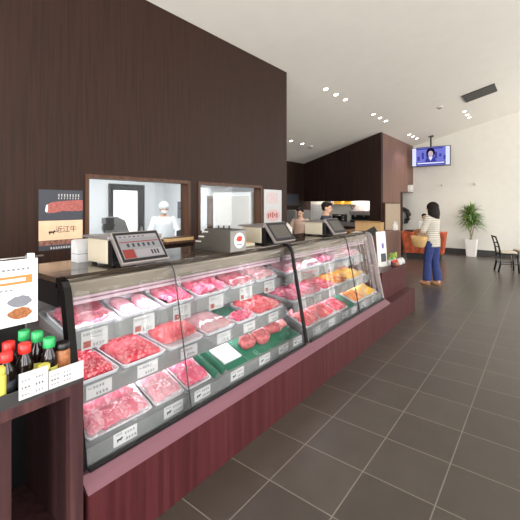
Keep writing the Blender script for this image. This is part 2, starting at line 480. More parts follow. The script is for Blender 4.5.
# dark-framed door with a bright pane in the workroom
d = bpy.data.objects.new('door_1', None); C.objects.link(d); d.location = (X0, 3.93, 0); struct(d)
b = MB(); ya, yb = 3.56, 4.30
for lo, hi in (((X0, ya, 0), (X0 + .06, ya + .07, 2.0)), ((X0, yb - .14, 0), (X0 + .06, yb, 2.0)), ((X0, ya + .07, 1.88), (X0 + .06, yb - .14, 2.0)), ((X0, ya + .07, 0), (X0 + .06, yb - .14, .9))):
    b.box(lo, hi, 'black')
b.build('door_frame', d, off=d.location)
b = MB(); b.box((X0 + .005, ya + .07, .9), (X0 + .02, yb - .14, 1.88), 'daylight'); b.build('door_pane', d, off=d.location)
b = MB(); b.box((X0 + .06, yb - .1, 1.0), (X0 + .1, yb - .07, 1.16), 'steel', .004); b.build('door_handle', d, off=d.location)

# kitchen enclosure beyond the cases
KX = -3.65
b = MB(); b.box((X0 - .1, 4.9, 0), (X0, Y1, ceil_z(X0) + .05), 'wall_wood2'); struct(b.build('wall_kitchen_left'))
def skew(x): return 10.2 + (KX - x) * .13        # front of the kitchen, slightly off square
def front_piece(b, xa, xb, za, zb, th=.15):
    za2, zb2 = (zb if zb is not None else ceil_z(xa) + .03), (zb if zb is not None else ceil_z(xb) + .03)
    b.prism([(xa, skew(xa), za), (xb, skew(xb), za), (xb, skew(xb), zb2), (xa, skew(xa), za2)], (0, th, 0), 'wall_wood2')
b = MB()
front_piece(b, X0, KX, 1.72, None)
front_piece(b, -4.0, KX, 0, 1.72)
front_piece(b, X0, -4.0, 0, .95)
bmesh.ops.remove_doubles(b.bm, verts=b.bm.verts, dist=.0005)
struct(b.build('wall_kitchen'))
M['kside'] = wood('kitchen_side_panel', (104, 76, 66), (126, 96, 86), .45)
b = MB()
b.box((KX - .12, 10.35, 0), (KX, 11.95, ceil_z(KX) + .02), 'kside')
b.box((KX - .12, 11.95, 0), (KX, 12.2, 2.03), 'wall_wood2')
b.box((KX - .12, 11.95, 2.03), (KX, Y1, ceil_z(KX) + .02), 'kside')
struct(b.build('wall_kitchen_side'))
b = MB(); b.box((X0, 11.0, 0), (KX - .12, 11.1, 3.1), 'white_wall'); struct(b.build('wall_kitchen_back'))
b = MB(); b.box((-5.2, Y1 - .012, 0), (KX - .9, Y1, .17), 'baseboard'); b.box((KX - .9, Y1 - .014, 0), (X1, Y1, .17), 'baseboard')
bmesh.ops.remove_doubles(b.bm, verts=b.bm.verts, dist=.0005)
struct(b.build('baseboard_far'))
# window side of the shop, out of the photo: tall glazed openings that let the daylight in
WR = [(-3.5, -.7), (-.2, 2.6), (5.4, 8.6), (10.4, 13.0)]
b = MB(); yc = [Y0]
for a_, b_ in WR: yc += [a_, b_]
yc.append(Y1)
for k in range(0, len(yc), 2): b.box((X1, yc[k], 0), (X1 + .15, yc[k + 1], 5.9), 'white_wall')
for a_, b_ in WR:
    b.box((X1, a_, 0), (X1 + .15, b_, .3), 'white_wall'); b.box((X1, a_, 4.4), (X1 + .15, b_, 5.9), 'white_wall')
bmesh.ops.remove_doubles(b.bm, verts=b.bm.verts, dist=.0005)
struct(b.build('wall_right'))
for n, (a_, b_) in enumerate(WR, 3):
    w = bpy.data.objects.new(f'window_{n}', None); C.objects.link(w); w.location = (X1 + .08, (a_ + b_) / 2, .3); struct(w)
    f = MB()
    for lo, hi in (((X1 + .04, a_, .3), (X1 + .12, a_ + .06, 4.4)), ((X1 + .04, b_ - .06, .3), (X1 + .12, b_, 4.4)), ((X1 + .04, a_ + .06, .3), (X1 + .12, b_ - .06, .36)), ((X1 + .04, a_ + .06, 4.34), (X1 + .12, b_ - .06, 4.4))):
        f.box(lo, hi, 'charcoal')
    f.build('window_frame', w, off=w.location)
    f = MB(); f.box((X1 + .075, a_ + .06, .36), (X1 + .083, b_ - .06, 4.34), 'glass'); f.build('window_pane', w, off=w.location)

# ------------------------------------------------------------------ ceiling fittings
SL = -math.atan(.246)
def downlight(x, y, label, first=[None]):
    if first[0] is None:
        t = thing('recessed_downlight', label, 'ceiling light', group='recessed ceiling downlights')
        b = MB()
        n = 24
        for r0, r1, z0, z1 in ((.062, .046, -.004, -.006), (.046, .046, -.006, .0)):
            a = [b.bm.verts.new((r0 * math.cos(2 * PI * k / n), r0 * math.sin(2 * PI * k / n), z0)) for k in range(n)]
            c = [b.bm.verts.new((r1 * math.cos(2 * PI * k / n), r1 * math.sin(2 * PI * k / n), z1)) for k in range(n)]
            i = b.mi('white')
            for k in range(n): b.bm.faces.new((a[k], a[(k + 1) % n], c[(k + 1) % n], c[k])).material_index = i
        b.cyl((0, 0, -.004), (0, 0, 0), .062, .062, 'white', 24, caps=False)
        b.build('trim_ring', t)
        b = MB(); b.cyl((0, 0, -.005), (0, 0, -.001), .044, .044, 'bulb', 20); b.build('bulb', t)
        first[0] = t
    else:
        t = clone(first[0]); t['label'] = label
    t.location = (x, y, ceil_z(x)); t.rotation_euler = (0, SL, 0)
    return t
DL = [(-3.23, 6.10, 'left downlight of the trio highest above the wooden wall end'),
      (-3.23, 6.53, 'middle downlight of the trio highest above the wooden wall end'),
      (-3.23, 6.95, 'right downlight of the trio highest above the wooden wall end'),
      (-3.23, 8.50, 'left downlight of the trio just above the kitchen wall corner'),
      (-3.23, 8.95, 'middle downlight of the trio just above the kitchen wall corner'),
      (-3.23, 9.37, 'right downlight of the trio just above the kitchen wall corner'),
      (-5.23, 7.97, 'left downlight of the pair low on the ceiling beside the wooden wall end'),
      (-5.23, 8.53, 'right downlight of the pair low on the ceiling beside the wooden wall end'),
      (-3.27, 11.58, 'left downlight of the trio by the television pole'),
      (-3.27, 11.97, 'middle downlight of the trio by the television pole'),
      (-3.27, 12.40, 'downlight closest to the television pole'),
      (-1.72, 11.19, 'topmost downlight of the right-hand trio above the white far wall'),
      (-1.72, 11.64, 'middle downlight of the right-hand trio above the white far wall'),
      (-1.72, 12.04, 'lowest downlight of the right-hand trio above the white far wall')]
for x, y, l in DL:
    downlight(x, y, l)
    ld = bpy.data.lights.new('downlight_beam', 'SPOT'); ld.energy = 40; ld.spot_size = R(95); ld.spot_blend = .8; ld.color = (1, .93, .83); ld.shadow_soft_size = .05
    lo = bpy.data.objects.new('downlight_beam', ld); C.objects.link(lo); lo.location = (x, y, ceil_z(x) - .03)
def detector(x, y, label, name):
    t = thing(name, label, 'smoke detector', (x, y, ceil_z(x)))
    t.rotation_euler = (0, SL, 0)
    b = MB(); b.lathe([(.07, 0), (.07, -.018), (.055, -.03)], 'white'); b.build('base', t)
    b = MB(); b.lathe([(.045, -.03), (.04, -.045), (.02, -.05)], 'grey'); b.build('sensor', t)
detector(-5.264, 9.044, 'round grey smoke detector on the ceiling right of the pair of downlights', 'smoke_detector')
detector(-2.072, 9.93, 'faint white smoke detector high on the ceiling above the television', 'smoke_detector')
t = thing('ceiling_vent', 'dark slot air vent in the ceiling at the top right', 'air vent', (-1.22, 10.02, ceil_z(-1.22)))
t.rotation_euler = (0, SL, 0)
b = MB(); b.box((-.3, -.28, -.02), (.3, .28, -.004), 'black'); b.build('grille', t)
b = MB()
for lo, hi in (((-.34, -.32, -.024), (.34, -.28, 0)), ((-.34, .28, -.024), (.34, .32, 0)), ((-.34, -.28, -.024), (-.3, .28, 0)), ((.3, -.28, -.024), (.34, .28, 0))): b.box(lo, hi, 'charcoal')
b.build('frame', t)
for k in range(5):
    b = MB(); b.box((-.3, -.2 + k * .1 - .008, -.024), (.3, -.2 + k * .1 + .008, -.018), 'charcoal'); b.build('slat', t)

# ------------------------------------------------------------------ television
t = thing('television', 'wall-end television hung from the ceiling, presenter on a violet-blue screen', 'television', (-2.92, 12.72, 2.86))
t.rotation_euler = (0, 0, R(4))
TW, TH = 1.16, .64
b = MB(); b.box((-TW / 2, -.02, 0), (TW / 2, .05, TH), 'black', .008); b.build('casing', t)
b = MB(); y = -.022
w, h = TW / 2 - .02, TH
def sq(x0, x1, z0, z1, m, e=0):
    b.box((x0, y - e, z0), (x1, y - e + .001, z1), m)
sq(-w, w, .03, h - .02, 'scr_blue')
sq(-w, -w + .12, .03, h - .02, 'scr_white', .001); sq(w - .12, w, .03, h - .02, 'scr_white', .001)
for k in range(7):
    xx = -w + .16 + k * .13; sq(xx, xx + .07, .2 + .05 * (k % 3), .34 + .06 * ((k * 2) % 3), 'scr_deep', .001)
sq(-w + .12, w - .12, .06, .15, 'scr_deep', .0015); sq(-w + .16, w - .16, .09, .13, 'scr_white', .002)
sq(-w + .12, w - .2, .56, .6, 'scr_deep', .0015)
b.build('screen', t)
b = MB()
def disc(cx, cz, rx, rz, m, e, n=24):
    b.prism([(cx + rx * math.cos(2 * PI * k / n), y - e, cz + rz * math.sin(2 * PI * k / n)) for k in range(n)], (0, .0005, 0), m)
disc(0, .45, .13, .15, 'scr_hair', .003)
b.prism([(-.17, y - .0035, .15), (.17, y - .0035, .15), (.13, y - .0035, .28), (.04, y - .0035, .33), (-.04, y - .0035, .33), (-.13, y - .0035, .28)], (0, .0005, 0), 'scr_deep')
b.prism([(-.035, y - .004, .33), (.035, y - .004, .33), (.06, y - .004, .28), (0, y - .004, .18), (-.06, y - .004, .28)], (0, .0005, 0), 'scr_white')
disc(0, .405, .075, .1, 'scr_skin', .0045)
b.build('presenter_picture', t)
b = MB(); b.cyl((0, .03, TH), (0, .03, ceil_z(-2.92) - 2.86), .025, .025, 'black'); b.build('ceiling_pole', t)
b = MB(); b.box((-.08, -.02, ceil_z(-2.92) - 2.86 - .03), (.08, .1, ceil_z(-2.92) - 2.86 + .01), 'black', .004); b.build('mounting_plate', t)

for k, (x, l) in enumerate(((-2.72, 'small round white disc on the wall left of the potted plant'), (-1.757, 'small round white disc on the wall right above the potted plant'))):  # pale round spots on the far wall, built as raised discs
    t = thing('wall_disc', l, 'wall fitting', (x, Y1, 2.27))
    b = MB(); b.cyl((0, 0, 0), (0, -.03, 0), .05, .045, 'white'); b.build('plate', t)
    b = MB(); b.cyl((0, -.03, 0), (0, -.05, 0), .025, .02, 'ivory'); b.build('cap', t)

# ------------------------------------------------------------------ posters on the wooden wall
def poster_bars(b, x, items):
    for (ya, yb, za, zb, m, e) in items: b.box((x, ya, za), (x + .002 + e, yb, zb), m)
o = MB(); px = WL + .001
poster_bars(o, px, [(1.225, 1.588, 1.468, 1.73, 'slate', 0)])
# raw beef picture and two rows of small white glyph strokes
o.prism([(px + .0035, y_, z_) for y_, z_ in ((1.275, 1.545), (1.285, 1.60), (1.33, 1.625), (1.42, 1.635), (1.50, 1.642), (1.588, 1.645), (1.588, 1.55), (1.50, 1.545), (1.42, 1.55), (1.36, 1.535), (1.30, 1.53))], (.0005, 0, 0), 'meatprint')
o.prism([(px + .0042, y_, z_) for y_, z_ in ((1.272, 1.55), (1.282, 1.60), (1.296, 1.605), (1.294, 1.55), (1.286, 1.535))], (.0005, 0, 0), 'fat')
rnd = random.Random(3)
for row, (z, s) in enumerate(((1.685, .022), (1.658, .014))):
    for k in range(8):
        y_ = 1.375 + k * .024
        for q in range(3):
            a = rnd.random() * s * .6
            o.box((px + .0042, y_ + .002, z - s / 2 + q * s / 2.6), (px + .0048, y_ + .004 + s * .55 - a * .4, z - s / 2 + q * s / 2.6 + .0035), 'white')
        o.box((px + .0042, y_ + .006, z - s / 2), (px + .0048, y_ + .009, z + s / 2), 'white')
tag(o.build('poster_sign'), 'dark upper poster picturing a long piece of raw red beef, left of window', 'poster')
o = MB()
poster_bars(o, px, [(1.225, 1.588, 1.30, 1.4665, 'peach', 0), (1.225, 1.588, 1.215, 1.30, 'slate', 0)])
my = Matrix(((0, 0, 1, px + .0045), (1, 0, 0, 0), (0, 1, 0, 0), (0, 0, 0, 1)))      # text lies in YZ facing +X
def face_x(x, y, z): return Matrix(((0, 0, 1, x), (1, 0, 0, y), (0, 1, 0, z), (0, 0, 0, 1)))
for s_, y_ in (('近', 1.385), ('江', 1.445), ('牛', 1.505)):
    o.text(s_, .062, 'ink', face_x(px + .0035, y_, 1.385))
cow = [(-.03, .0), (-.026, .012), (-.012, .014), (.012, .012), (.022, .018), (.028, .026), (.032, .018), (.04, .012), (.034, .004), (.024, .0), (.02, -.018), (.014, -.018), (.013, -.004), (-.012, -.004), (-.016, -.02), (-.022, -.02), (-.024, -.004)]
o.prism([(px + .0035, 1.325 + .85 * a, 1.365 + .85 * b_) for a, b_ in cow], (.0006, 0, 0), 'ink')
o.box((px + .002, 1.226, 1.258), (px + .003, 1.587, 1.297), 'grillprint')
for k in range(10):
    o.box((px + .002, 1.315 + k * .021, 1.226), (px + .003, 1.315 + k * .021 + .014, 1.231), 'white'); o.box((px + .002, 1.315 + k * .021, 1.236), (px + .003, 1.315 + k * .021 + .012, 1.240), 'white'); o.box((px + .002, 1.32 + k * .021, 1.224), (px + .003, 1.324 + k * .021, 1.242), 'white')
tag(o.build('poster_sign'), 'lower peach-banded poster with black cow emblem and large lettering, left of window', 'poster')
o = MB()
o.box((px, 4.29, 1.315), (px + .002, 4.75, 1.835), 'paper')
for k in range(6): o.box((px + .002, 4.36 + .05 * k, 1.62), (px + .003, 4.39 + .05 * k, 1.79), 'inkpink')
n = 20
o.prism([(px + .003, 4.52 + .19 * math.cos(2 * PI * k / n), 1.44 + .09 * math.sin(2 * PI * k / n)) for k in range(n)], (.0006, 0, 0), 'inkpink')
for k in range(5): o.box((px + .0036, 4.38 + .055 * k, 1.40 + .02 * (k % 2)), (px + .0044, 4.415 + .055 * k, 1.47 + .01 * (k % 3)), 'meatprint')
tag(o.build('poster_sign'), 'white sheet with faint red print on the wooden wall end', 'poster')

# ------------------------------------------------------------------ workroom contents
t = thing('added_tube_light', 'unseen tube lamp added on the workroom ceiling behind the windows', 'tube light', (-4.9, 2.6, 2.5))  # unseen fixture added to go with the workroom area light
b = MB(); b.box((-.08, -.7, -.05), (.08, .7, 0), 'white', .008); b.build('housing', t)
b = MB(); b.cyl((0, -.66, -.066), (0, .66, -.066), .014, .014, 'fluor'); b.build('tube', t)
t = thing('work_table', 'steel work table in front of the white-coated worker', 'table', (-4.75, 3.4, 0))
b = MB(); b.box((-.35, -1.2, .93), (.35, .78, .98), 'steel', .006); b.build('tabletop', t)
for sx in (-.3, .3):
    for sy in (-1.1, .7):
        b = MB(); b.cyl((sx, sy, 0), (sx, sy, .93), .02, .02, 'steel'); b.build('leg', t)
b = MB(); b.box((-.32, -1.15, .3), (.32, .74, .33), 'steel'); b.build('shelf', t)
t = thing('slicing_machine', 'grey slicing machine seen against the bright workroom door', 'slicing machine', (-4.75, 2.76, .9805))
b = MB(); b.box((-.16, -.2, 0), (.16, .2, .2), 'grey', .02); b.prism([(-.1, -.12, .2), (-.1, .18, .2), (-.1, .10, .40), (-.1, -.02, .455), (-.1, -.16, .44), (-.1, -.16, .36), (-.1, -.05, .35)], (.16, 0, 0), 'grey'); b.build('body', t)
b = MB(); b.cyl((-.12, -.05, .3), (-.10, -.05, .3), .1, .1, 'steel', 28); b.build('blade', t)
b = MB(); b.box((.08, -.2, .28), (.12, -.1, .45), 'charcoal', .008); b.build('handle', t)
t = thing('wall_switch_panel', 'small grey panel on the workroom wall left of the door', 'wall panel', (X0, 3.05, 1.83))
b = MB(); b.box((0, -.1, -.08), (.03, .1, .08), 'grey', .005); b.build('body', t)
b = MB(); b.box((.03, -.06, -.04), (.034, .06, .04), 'inkgrey'); b.build('display', t)
t = thing('notice_sign', 'grey notice with a dark curve on workroom wall at window edge', 'notice', (-5.75, 4.79, 1.5))
b = MB(); b.box((-.17, 0, -.17), (.17, .008, .17), 'inkgrey'); b.build('sheet', t)
b = MB(); b.tube([(-.12, -.004, .04), (-.02, -.004, .03), (.07, -.004, -.03), (.11, -.004, -.11)], .012, 'charcoal'); b.build('drawing', t)
t = thing('tool_bin', 'dark bin on the work table beside the worker', 'bin', (-4.62, 3.98, .9805))
b = MB(); b.box((-.16, -.14, 0), (.16, .14, .2), 'charcoal', .015); b.build('body', t)
b = MB(); b.box((-.13, -.11, .2), (.13, .11, .21), 'slate'); b.build('lid', t)
t = thing('storage_cabinet', 'tall white workroom cabinet with a dark open edge behind second window', 'cabinet', (-3.95, 4.5, 0))
b = MB(); b.box((-.35, -.28, 0), (.45, .28, 1.8), 'lab_white', .006); b.build('body', t)
b = MB(); b.box((-.50, -.28, 0), (-.36, .28, 1.75), 'frame_wood', .004); b.build('side_panel', t)
b = MB(); b.box((-.3, -.292, .06), (.42, -.28, 1.74), 'white', .004); b.build('door', t)
t = thing('air_conditioner', 'pale grey box unit high on the workroom end wall', 'air conditioner', (-4.5, 4.62, 1.92))
b = MB(); b.box((-.5, -.18, 0), (.5, .18, .13), 'grey', .02); b.build('body', t)
b = MB(); b.box((-.45, -.186, .02), (.45, -.18, .05), 'inkgrey'); b.build('outlet', t)
# ------------------------------------------------------------------ plinth and display cases
YA, YM, YB = .775, 2.747, 4.68
t = thing('counter_plinth', 'long low maroon plinth carrying the two glass meat cases', 'plinth', (-2.0, 3.3, 0))
b = MB(); b.box((-2.42, YA, 0), (-1.554, 5.8, .335), 'plinth', .004); b.build('base', t, off=t.location)
b = MB(); b.prism([(-1.556, YA, .3352), (-1.63, YA, .382), (-1.652, YA, .382), (-1.652, YA, .3352)], (0, YB - YA + .02, 0), 'ledge'); b.build('sill', t, off=t.location)

# front profile of the case, from the sill up and over to the top board
OUT = [(-1.632, .397), (-1.665, .56), (-1.70, .74), (-1.735, .92), (-1.768, 1.09), (-1.785, 1.17), (-1.798, 1.205), (-1.82, 1.23), (-1.85, 1.242), (-1.88, 1.245)]
def inset(d):
    o = []
    for i, p in enumerate(OUT):
        a = OUT[max(0, i - 1)]; c = OUT[min(len(OUT) - 1, i + 1)]
        tx, tz = c[0] - a[0], c[1] - a[1]; l = math.hypot(tx, tz)
        o.append((p[0] - d * abs(tz) / l, p[1] - d * abs(tx) / l))
    return o
def profile_strip(b, d0, d1, ya, yb, m, k0=0, k1=None):
    A, B = inset(d0)[k0:k1], inset(d1)[k0:k1]
    b.prism([(x, ya, z) for x, z in A] + [(x, ya, z) for x, z in B[::-1]], (0, yb - ya, 0), m)

def display_case(label, ya, yb, joint, first, last):
    ym = (ya + yb) / 2
    t = thing('meat_display_case', label, 'display case', (-2.0, ym, .335))
    L = t.location
    b = MB(); b.box((-2.36, ya + .05, .336), (-1.66, yb - .03, .40), 'case_in'); b.build('base_deck', t, off=L)
    b = MB(); b.box((-2.40, ya + .02, .336), (-2.36, yb - .02, 1.215), 'case_in'); b.build('back_panel', t, off=L)
    b = MB(); b.box((-2.42, ya, 1.216), (-1.885, yb, 1.243), 'topboard', .004); top = b.build('top_board', t, off=L)
    b = MB(); b.box((-2.04, ya + .05, 1.2425), (-2.03, yb - .04, 1.2434), 'black'); b.build('top_trim', top, off=L)
    b = MB(); b.box((-1.94, ya + .04, 1.135), (-1.845, yb - .04, 1.214), 'canopy_metal', .012); b.box((-1.93, ya + .04, 1.085), (-1.895, yb - .04, 1.13), 'lightrail', .005); b.box((-1.896, ya + .04, 1.105), (-1.89, yb - .04, 1.112), 'ledge')
    lr = b.build('canopy_rail', t, off=L)
    b = MB(); b.cyl((-1.955, ya + .1, 1.105), (-1.955, yb - .1, 1.105), .011, .011, 'tube', 12); b.build('lamp_tube', lr, off=L)
    # shelves (tilted plates) with their front rails
    for (xf, zf, dep, tilt) in ((-1.905, .935, .34, 11.5), (-1.825, .682, .46, 5.0)):
        ct, st = math.cos(R(tilt)), math.sin(R(tilt))
        b = MB(); b.prism([(xf, ya + .05, zf), (xf - dep * ct, ya + .05, zf + dep * st), (xf - dep * ct, ya + .05, zf + dep * st - .012), (xf, ya + .05, zf - .012)], (0, yb - ya - .09, 0), 'shelfglass')
        sh = b.build('shelf', t, off=L)
        b = MB(); b.box((xf - .004, ya + .05, zf - .085), (xf + .004, yb - .04, zf + .004), 'rail', .002); b.build('price_rail', sh, off=L)
        for yy in (ya + .06, yb - .065):
            b = MB(); b.prism([(xf - dep * ct, yy, zf + dep * st - .012), (xf - .03, yy, zf - .012), (xf - .03, yy, zf - .03), (xf - dep * ct, yy, zf + dep * st - .09)], (0, .012, 0), 'steel2'); b.build('bracket', sh, off=L)
    b = MB()
    b.prism([(-1.675, ya + .05, .465), (-1.985, ya + .05, .578), (-1.985, ya + .05, .40), (-1.675, ya + .05, .40)], (0, yb - ya - .09, 0), 'rail'); b.build('sloped_deck', t, off=L)
    b = MB(); b.box((-1.672, ya + .045, .395), (-1.662, yb - .035, .47), 'rail', .002); b.build('price_rail', t, off=L)
    b = MB(); b.box((-1.64, ya + .04, .3825), (-1.622, yb - .03, .398), 'black', .002); b.build('bottom_seal', t, off=L)
    # curved front panes
    for (pa, pb) in ((ya + .035, joint), (joint + .004, yb - .012)):
        b = MB(); profile_strip(b, .004, .010, pa, pb, 'caseglass'); o = b.build('front_glass', t, off=L)
        for f in o.data.polygons: f.use_smooth = abs(f.normal.y) < .5
    b = MB(); profile_strip(b, .0035, .0105, joint - (.0015 if first else .006), joint + (.0015 if first else .006), 'charcoal' if first else 'matteblack'); b.build('joint_strip', t, off=L)
    # end frames
    if first:
        b = MB(); profile_strip(b, 0, .052, ya, ya + .035, 'blackgloss'); b.box((-2.42, ya, 1.10), (-1.87, ya + .03, 1.215), 'black'); b.box((-2.42, ya, .336), (-2.38, ya + .03, 1.1), 'black'); b.build('end_frame', t, off=L)
        b = MB(); b.prism([(x, ya + .008, z) for x, z in inset(.052)[:7]] + [(-1.87, ya + .008, 1.10), (-2.38, ya + .008, 1.10), (-2.38, ya + .008, .386)], (0, .006, 0), 'glass'); b.build('side_glass', t, off=L)
    if last:
        b = MB(); profile_strip(b, 0, .05, yb - .03, yb, 'steel2'); b.build('end_frame', t, off=L)
        b = MB(); b.prism([(x, yb - .02, z) for x, z in inset(.05)[:8]] + [(-2.36, yb - .02, 1.21), (-2.36, yb - .02, .386)], (0, .006, 0), 'glass'); b.build('side_glass', t, off=L)
        b = MB(); b.box((-2.42, yb - .03, 1.12), (-1.95, yb, 1.2155), 'black'); b.build('end_cap', t, off=L)
    if first:
        b = MB(); profile_strip(b, -.003, .018, yb - .015, yb + .014, 'matteblack'); b.build('divider_post', t, off=L)
    for k, (xx, zz, en) in enumerate(((-1.95, 1.083, 3.0), (-2.02, .855, 2.0), (-1.88, .62, 3.0))):  # first follows the canopy tube; the other two are added under the shelves
        ld = bpy.data.lights.new('case_light', 'AREA'); ld.shape = 'RECTANGLE'; ld.size = yb - ya - .15; ld.size_y = .06 if k == 0 else .03; ld.energy = en; ld.color = (1, .86, .93)
        lo = bpy.data.objects.new('case_light', ld); C.objects.link(lo); lo.location = (xx, ym, zz)
        lo.rotation_euler = Euler((0, R(-8), R(90)), 'XYZ') if k == 0 else Euler((0, 0, R(90)), 'XYZ')
    return t
display_case('nearer glass-fronted meat case, from black end frame to black divider', YA, YM, 1.43, True, False)
display_case('farther glass-fronted meat case, from black divider to pale metal end frame', YM + .012, YB, 3.90, False, True)

# ------------------------------------------------------------------ meat, trays and price cards
TIER = {'top': (-1.912, .935, 11.5, .26), 'mid': (-1.832, .682, 5.0, .34), 'low': (-1.688, .470, 20.0, .27)}
def place(o, tier, y, dx=0.0, up=0.0):
    """sit an object whose local origin is its front middle on the tilted shelf."""
    xf, zf, tilt, dep = TIER[tier]; a = R(tilt)
    o.location = (xf - dx * math.cos(a) + up * math.sin(a), y, zf + dx * math.sin(a) + up * math.cos(a) + .0015); o.rotation_euler = (0, a, 0)
    return o
def rrect(x0, x1, y0, y1, r, z, n=4):
    out = []
    for cx, cy, a0 in ((x1 - r, y1 - r, 0), (x0 + r, y1 - r, 90), (x0 + r, y0 + r, 180), (x1 - r, y0 + r, 270)):
        for k in range(n + 1):
            a = R(a0 + 90 * k / n); out.append((cx + r * math.cos(a), cy + r * math.sin(a), z))
    return out
def tray_mesh(d, w, h=.022, m='tray'):
    b = MB(); i = b.mi(m); n = None
    secs = [(.012, .02, 0), (.0, .025, h), (.0, .025, h + .002), (.006, .022, h + .002), (.016, .018, .004)]
    rings = [[b.bm.verts.new(p) for p in rrect(-d + s, -s, -w / 2 + s, w / 2 - s, r, z)] for s, r, z in secs]
    n = len(rings[0])
    for a, c in zip(rings, rings[1:]):
        for k in range(n):
            f = b.bm.faces.new((a[k], a[(k + 1) % n], c[(k + 1) % n], c[k])); f.material_index = i
    b.bm.faces.new(rings[0][::-1]).material_index = i; b.bm.faces.new(rings[-1]).material_index = i
    return b
def edge(u, p=.16):
    return min(1, u / p, (1 - u) / p)
def mince_mesh(d, w, m, seed, hh=.034):
    b = MB(); i = b.mi(m); n = int(44 * w / .3); k = 40
    def pt(a, c):
        u, v = a / k, c / n
        x = -d + .024 + (d - .048) * u; y = -w / 2 + .024 + (w - .048) * v
        e = max(0, edge(u, .1) * edge(v, .1)) ** .4
        z = .005 + e * (hh + .016 * noise.noise((x * 17, y * 17, seed)) + .010 * abs(noise.noise((x * 62, y * 95, seed + 4))) * 2.4 + .010 * noise.noise((x * 150, y * 110, seed)))
        return (x, y, max(.005, z))
    T = [[b.bm.verts.new(pt(a, c)) for c in range(n + 1)] for a in range(k + 1)]
    for a in range(k):
        for c in range(n):
            f = b.bm.faces.new((T[a][c], T[a + 1][c], T[a + 1][c + 1], T[a][c + 1])); f.material_index = i; f.smooth = True
    f = b.bm.faces.new([T[a][0] for a in range(k + 1)][::-1] + [] + [T[0][c] for c in range(1, n + 1)] + [T[a][n] for a in range(1, k + 1)] + [T[k][c] for c in range(n - 1, 0, -1)]); f.material_index = i
    return b
def slice_fn(cx, cy, lx, ly, lift, lean, rnd, fold, lim=None):
    ph = rnd.random() * 6; tw = rnd.uniform(-.25, .25) if fold > .002 else 0; wv = rnd.uniform(.4, 1)
    def fn(u, v):
        a, c = u - .5, v - .5
        # rounded outline
        sx = lx * (1 - .35 * (2 * c) ** 2) ; sy = ly * (1 - .3 * (2 * a) ** 2)
        x = a * sx; y = c * sy
        z = lift + lean * (c + .5) + fold * math.sin(ph + 5.5 * a + 2 * c) * wv + .35 * fold * math.sin(11 * c + ph) + .02 * (1 - (2 * c) ** 2) * fold / .01 * .5
        X, Y, Z = cx + x * math.cos(tw) - y * math.sin(tw), cy + x * math.sin(tw) + y * math.cos(tw), max(.006, z)
        if lim:
            d, w, hf = lim; q = .019 + .0015 * (cx * 37 % 1)
            X = min(-q, max(-d + q, X)); Y = min(w / 2 - q, max(-w / 2 + q, Y))
            if hf: Z = min(Z, .017 + .92 * hf * max(0, edge(-X / d, .2) * edge((Y + w / 2) / w, .2)) ** .6)
        return (X, Y, Z)
    return fn
def slices_mesh(d, w, m, seed, rows=2, per=7, fold=.008, lean=.035, hf=0):
    b = MB(); rnd = random.Random(seed)
    for r in range(rows):
        lx = (d - .03) / rows * 1.12
        for k in range(per):
            cx = -d + .015 + (d - .03) * (r + .5) / rows + rnd.uniform(-.006, .006)
            ly = (w - .03) / per * 2.0
            cy = -w / 2 + .015 + ly * .45 + (w - .03 - ly * .9) * k / max(1, per - 1)
            b.sheet(slice_fn(cx, cy, lx, ly, .010 + .004 * rnd.random(), lean, rnd, fold, (d, w, hf)), 9, 7, .004, m)
    return b
def slab_mesh(d, w, m, seed, h=.03):
    """one thick cut with a pale fat edge along the front"""
    b = MB(); rnd = random.Random(seed); n = 26; lv = []
    def out(s, z):
        o = []
        for k in range(n):
            a = 2 * PI * k / n; r = 1 + .1 * math.sin(2 * a + seed) + .06 * math.sin(3 * a + seed * 2)
            ca, sa = math.cos(a), math.sin(a)
            ca = math.copysign(abs(ca) ** .6, ca); sa = math.copysign(abs(sa) ** .6, sa)
            o.append(b.bm.verts.new((-d / 2 + d / 2 * s * r * ca * .92, w / 2 * s * r * sa * .92, z)))
        return o
    rings = [out(.95, .006), out(1.0, .006 + h * .35), out(.97, .006 + h * .8), out(.86, .006 + h), out(.5, .006 + h * 1.06)]
    im, jf = b.mi(m), b.mi('fat')
    for q, (a, c) in enumerate(zip(rings, rings[1:])):
        for k in range(n):
            f = b.bm.faces.new((a[k], a[(k + 1) % n], c[(k + 1) % n], c[k])); f.smooth = True
            ang = 2 * PI * k / n
            f.material_index = jf if (q < 2 and math.cos(ang - .9) > .9) else im
    b.bm.faces.new(rings[0][::-1]).material_index = im; b.bm.faces.new(rings[-1]).material_index = im
    return b
def film_mesh(d, w, h, m):
    b = MB(); rnd = random.Random(int(w * 1000))
    def fn(u, v):
        e = max(0, edge(u, .2) * edge(v, .2)) ** .6
        return (-d - .002 + (d + .004) * u, -w / 2 - .002 + (w + .004) * v, .026 + e * h + e * .006 * noise.noise((u * 5, v * 7, w * 9)))
    b.sheet(fn, 14, 16, .0008, m)
    return b

TRAYS = {}
def tray(tier, y0, y1, label, wrap=None, d=None, m='tray'):
    w = y1 - y0 - .008; d = d or TIER[tier][3]
    o = tray_mesh(d, w, m=m).build('meat_tray'); tag(o, label, 'tray', 'trays in the glass meat cases'); place(o, tier, (y0 + y1) / 2)
    if wrap:
        film_mesh(d, w, wrap[0], wrap[1]).build('wrapping_film', o)
    return o
def stuff(name, b, tier, y, label, cat='meat', dx=0.0, up=.001):
    o = b.build(name); tag(o, label, cat, 'meat in the glass cases', 'stuff'); place(o, tier, y, dx, up); return o

